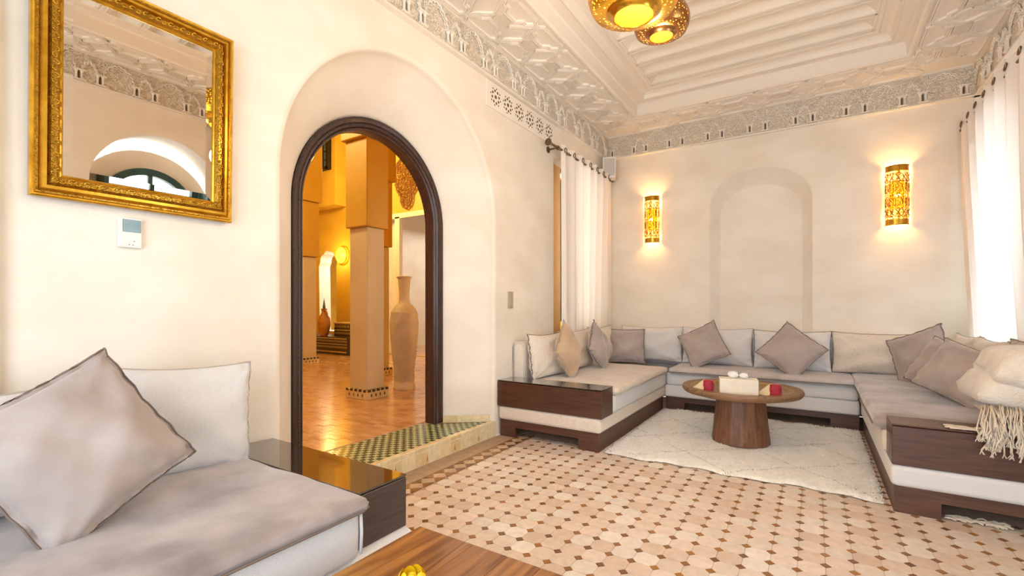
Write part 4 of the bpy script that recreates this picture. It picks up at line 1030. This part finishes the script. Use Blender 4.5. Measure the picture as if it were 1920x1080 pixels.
# ---- rug
rg = empty('rug', (1.8, 4.3, 0)); tag(rg, 'ivory shaggy wool rug with thin grey diagonal lines under the coffee table', 'rug')
rnd = random.Random(9); rows = []
NX, NY = 90, 100; X0, X1, Y0, Y1 = .97, 2.66, 3.41, 5.19
def rugz(x, y): return .020+.004*sin(x*23+y*11)+.003*sin(y*31-x*17)
def rugedge(x): return .018*sin(x*9)+.010*sin(x*23+1)
for i in range(NX+1):
    row = []
    for j in range(NY+1):
        x = X0+(X1-X0)*i/NX; y = Y0+rugedge(x)*(1-j/NY)+(Y1-Y0)*j/NY
        e = min(i, j, NX-i, NY-j); z = rugz(x, y)*(0.25 if e == 0 else 1)+rnd.uniform(-.0015, .0015)
        row.append((x-1.8, y-4.3, z))
    rows.append(row)
MB().grid(rows).build('wool_ground', M['rug'], rg, smooth='all')
def online(x, y):
    a = (x-1.0)*.9-(y-3.9); b = (x-1.0)*.9+(y-5.6)
    return min(abs((a/.62) % 1-.0), abs((a/.62) % 1-1))*.62 < .012 or min(abs((b/.72) % 1), abs((b/.72) % 1-1))*.72 < .010
tf = MB(); tl_ = MB()
for _ in range(42000):
    x = rnd.uniform(X0, X1); y = rnd.uniform(Y0+rugedge(x)-.008, Y1); z = rugz(x, y)
    on = online(x, y); a = rnd.uniform(0, 6.28); h = rnd.uniform(.006, .014)*(1 if not on else .55); s = rnd.uniform(.0015, .003)
    if y < Y0+rugedge(x)+.004: z *= .4
    dx, dy = rnd.uniform(-.007, .007), rnd.uniform(-.009, .005)
    (tl_ if on else tf).add([(x-1.8+s*cos(a), y-4.3+s*sin(a), z-.002), (x-1.8-s*cos(a), y-4.3-s*sin(a), z-.002), (x-1.8+dx, y-4.3+dy, z+h)], [(0, 1, 2)])
tag(tf.build('wool_pile', M['rug'], rg, fix=False), kind='stuff'); o = tag(tl_.build('pattern_lines', M['rugline'], rg, fix=False), kind='stuff')
# ---- coffee table
ct = empty('coffee_table', (1.815, 4.24, .024)); tag(ct, 'round dark oak pedestal coffee table with recessed brass tray top', 'coffee table')
MB().lathe([(0, 0), (.215, 0), (.218, .01), (.180, .372), (0, .372)], 14).build('pedestal', M['oak'], ct, smooth=12)
MB().lathe([(.17, .372), (.34, .376), (.43, .398), (.446, .418), (.447, .434), (.440, .444), (.395, .446), (.385, .440)], 64).build('tabletop', M['oakh'], ct, smooth=50)
MB().lathe([(.385, .4405), (.33, .434), (.325, .426), (0, .424)], 64).build('brass_tray', M['tray'], ct, smooth=50)
tz = .024+.4245
tb = empty('tissue_box', (1.825, 4.02, tz), R(12)); tag(tb, 'cream rectangular tissue box in the middle of the coffee table tray', 'tissue box')
rbox('box', -.135, .135, -.065, .065, 0, .118, .004, M['marble'], tb); 
for dx, s_ in ((-.035, 1.1), (.04, .9)):
    rows = []
    for i in range(9):
        z = i/8; r = (.034*(1-.15*z)*sin(pi*(.15+.85*(1-z)))**.5+.002)*s_ if i < 8 else .001
        rows.append([(dx+r*(1+.18*sin(5*2*pi*j/20+i))*cos(2*pi*j/20), r*.8*(1+.18*cos(4*2*pi*j/20))*sin(2*pi*j/20), .117+z*.05*s_) for j in range(20)])
    MB().grid(rows, close_v=True).build('tissue', M['tissue'], tb, smooth='all')
def napkin(label, x, y, rz):
    n = empty('napkin_roll', (x, y, tz), rz); tag(n, label, 'table ornament')
    rows = []
    for i in range(10):
        z = i/9; r = .045*(.92+.12*sin(pi*z))*(1-.10*z); rows.append([(r*(1+.05*sin(6*2*pi*j/28+z*3))*cos(2*pi*j/28), r*.8*(1+.05*sin(5*2*pi*j/28))*sin(2*pi*j/28), z*.09) for j in range(28)])
    rows.append([(.001*cos(2*pi*j/28), .001*sin(2*pi*j/28), .092) for j in range(28)])
    MB().grid(rows, close_v=True).build('crimson_cloth', M['red'], n, smooth='all')
    mb = MB()
    for k in range(5):
        a = k*.009; mb.add([(-.035-a, -.03+k*.008, .0), (-.035-a*2.2-.02, -.02+k*.006, .004), (-.03, -.01, .095), (-.022, -.02, .095)], [(0, 1, 2, 3)])
    mb.build('cream_folds', M['cream'], n)
    return n
napkin('left crimson velvet candle pot with cream fan on the coffee table, beside the tissue box', 1.61, 4.00, R(10))
napkin('right crimson velvet candle pot with cream fan on the coffee table tray', 2.075, 4.04, R(0))

# ---- folded throw with fringe
tw = empty('throw_blanket', (3.28, 3.62, .485)); tag(tw, 'ivory fleece throw folded in a heap with long fringe over the right side block', 'blanket')
def fold(x0, x1, y0, y1, z0, z1, seed, nm='folded_layer'):
    rnd = random.Random(seed); ph = [rnd.uniform(0, 6) for _ in range(4)]; rows = []
    N1, N2 = 28, 20; cz = (z0+z1)/2; h = (z1-z0)/2
    for i in range(N1+1):
        u = i/N1; x = x0+(x1-x0)*u; en = (1-abs(2*u-1)**3.2)**.5 if 0 < u < 1 else .05
        row = []
        for j in range(N2*2):
            a = 2*pi*j/(N2*2); cy = math.copysign(abs(cos(a))**.55, cos(a)); sz_ = math.copysign(abs(sin(a))**.7, sin(a))
            y = (y0+y1)/2+(y1-y0)/2*cy*(.92+.08*sin(u*7+ph[0])); z = cz+h*sz_*en*(1+.12*sin(u*6+ph[1]+cy*2))
            row.append((x-3.28+.012*sin(z*40+ph[2]), y-3.62+.012*sin(u*9+ph[3]), z-.485+.010*sin(u*11+y*9)))
        rows.append(row)
    mb = MB().grid(rows, close_v=True); n = N2*2
    mb.f.append(tuple(range(n))); mb.f.append(tuple(reversed(range(N1*n, N1*n+n))))
    return mb.build(nm, M['fleece'], tw, smooth='all')
fold(3.04, 3.56, 3.38, 3.82, .545, .80, 1); fold(3.10, 3.57, 3.33, 3.80, .66, .915, 2); fold(3.12, 3.56, 3.40, 3.84, .485, .62, 3)
mb = MB(); rnd = random.Random(21)
for k in range(260):
    x = 3.05+.53*rnd.random(); y0 = 3.37+rnd.uniform(-.01, .05); z0 = .60+rnd.uniform(-.03, .02)
    Lh = rnd.uniform(.10, .23)*(.40+.75*(x-3.04)/.5); out = rnd.uniform(.015, .04)
    xs = x+rnd.uniform(-.05, .0)
    pts = [(x, y0, z0), (x-.01, y0-.05, z0-.01), (xs, 3.27-out*.5, z0-.06), (xs+rnd.uniform(-.01, .01), 3.275-out, z0-.06-Lh*.5), (xs+rnd.uniform(-.02, .015), 3.277-out, z0-.06-Lh)]
    rad = [.003, .003, .0028, .003, .0048]
    mb.tube([(a-3.28, b-3.62, c-.485) for a, b, c in pts], rad, 5)
    for q_ in range(3):
        a, b, c = pts[-1]; dx, dy = rnd.uniform(-.012, .012), rnd.uniform(-.008, .004)
        mb.tube([(a-3.28, b-3.62, c-.485), (a-3.28+dx, b-3.62+dy, c-.485-.018)], .0022, 4)
for k in range(26):  # tassels lying on the block
    x = rnd.uniform(2.90, 3.12); y = rnd.uniform(3.30, 3.38); mb.tube([(x-3.28, y-3.62, .006), (x+.03-3.28, y-.01-3.62, .010), (x+.055-3.28, y+rnd.uniform(-.015, .015)-3.62, .006)], .0045, 5)
tag(mb.build('fringe', M['fringe'], tw, smooth='all'), kind='stuff')
ft2 = MB()
for k in range(40):
    x = rnd.uniform(2.90, 3.12); y = rnd.uniform(3.33, 3.40); ft2.tube([(x, y, .008), (x+.025, y+rnd.uniform(-.01, .01), .014), (x+.045, y-.015, .008)], .005, 5)
tag(ft2.build('loose_tassels', M['fringe'], smooth='all'), 'white yarn tassels lying on the floor under the right side block', 'tassels')

# ---- foreground teak table with yellow flower
tt = empty('wooden_table', (1.53, .62, 0)); tag(tt, 'low teak plank table at the bottom edge of the photo', 'table')
k = 0; x = 1.222
while x < 1.84:
    w_ = (.118, .104, .126, .11, .098, .12)[k % 6]; x1 = min(x+w_, 1.86)
    rbox('plank', x-1.53+.0004, x1-1.53-.0004, .12-.62, 1.145-.62, .365, .400, .0015, M['teak'], tt, 1); x = x1; k += 1
for a in (1.27, 1.79):
    for b in (.17, 1.09): MB().box(a-1.53-.03, a-1.53+.03, b-.62-.03, b-.62+.03, 0, .365).build('leg', M['teak'], tt)
fv = empty('potted_flower', (1.463, .865, .405)); tag(fv, 'yellow flower head just showing at the bottom edge on the teak table', 'flower')
MB().lathe([(0, 0), (.02, 0), (.024, .01), (.020, .02), (0, .02)], 16).build('holder', M['leafg'], fv, smooth=50)
for k in range(7):
    a = 2*pi*k/7; rr = .021 if k % 2 else .026; rows = []
    for i in range(7):
        t = i/6; row = []
        for j in range(7):
            s_ = (j/6-.5)*1.5*sin(pi*(.12+.8*t)); row.append((rr*(1+.35*sin(pi*t))*cos(a+s_), rr*(1+.35*sin(pi*t))*sin(a+s_), .012+t*.050-.006*t*t))
        rows.append(row)
    MB().grid(rows).build('petal', M['yellow'], fv, smooth='all')
MB().lathe([(0, .05), (.010, .046), (.016, .03), (.012, .012)], 12).build('flower_heart', M['yellow'], fv, smooth='all')
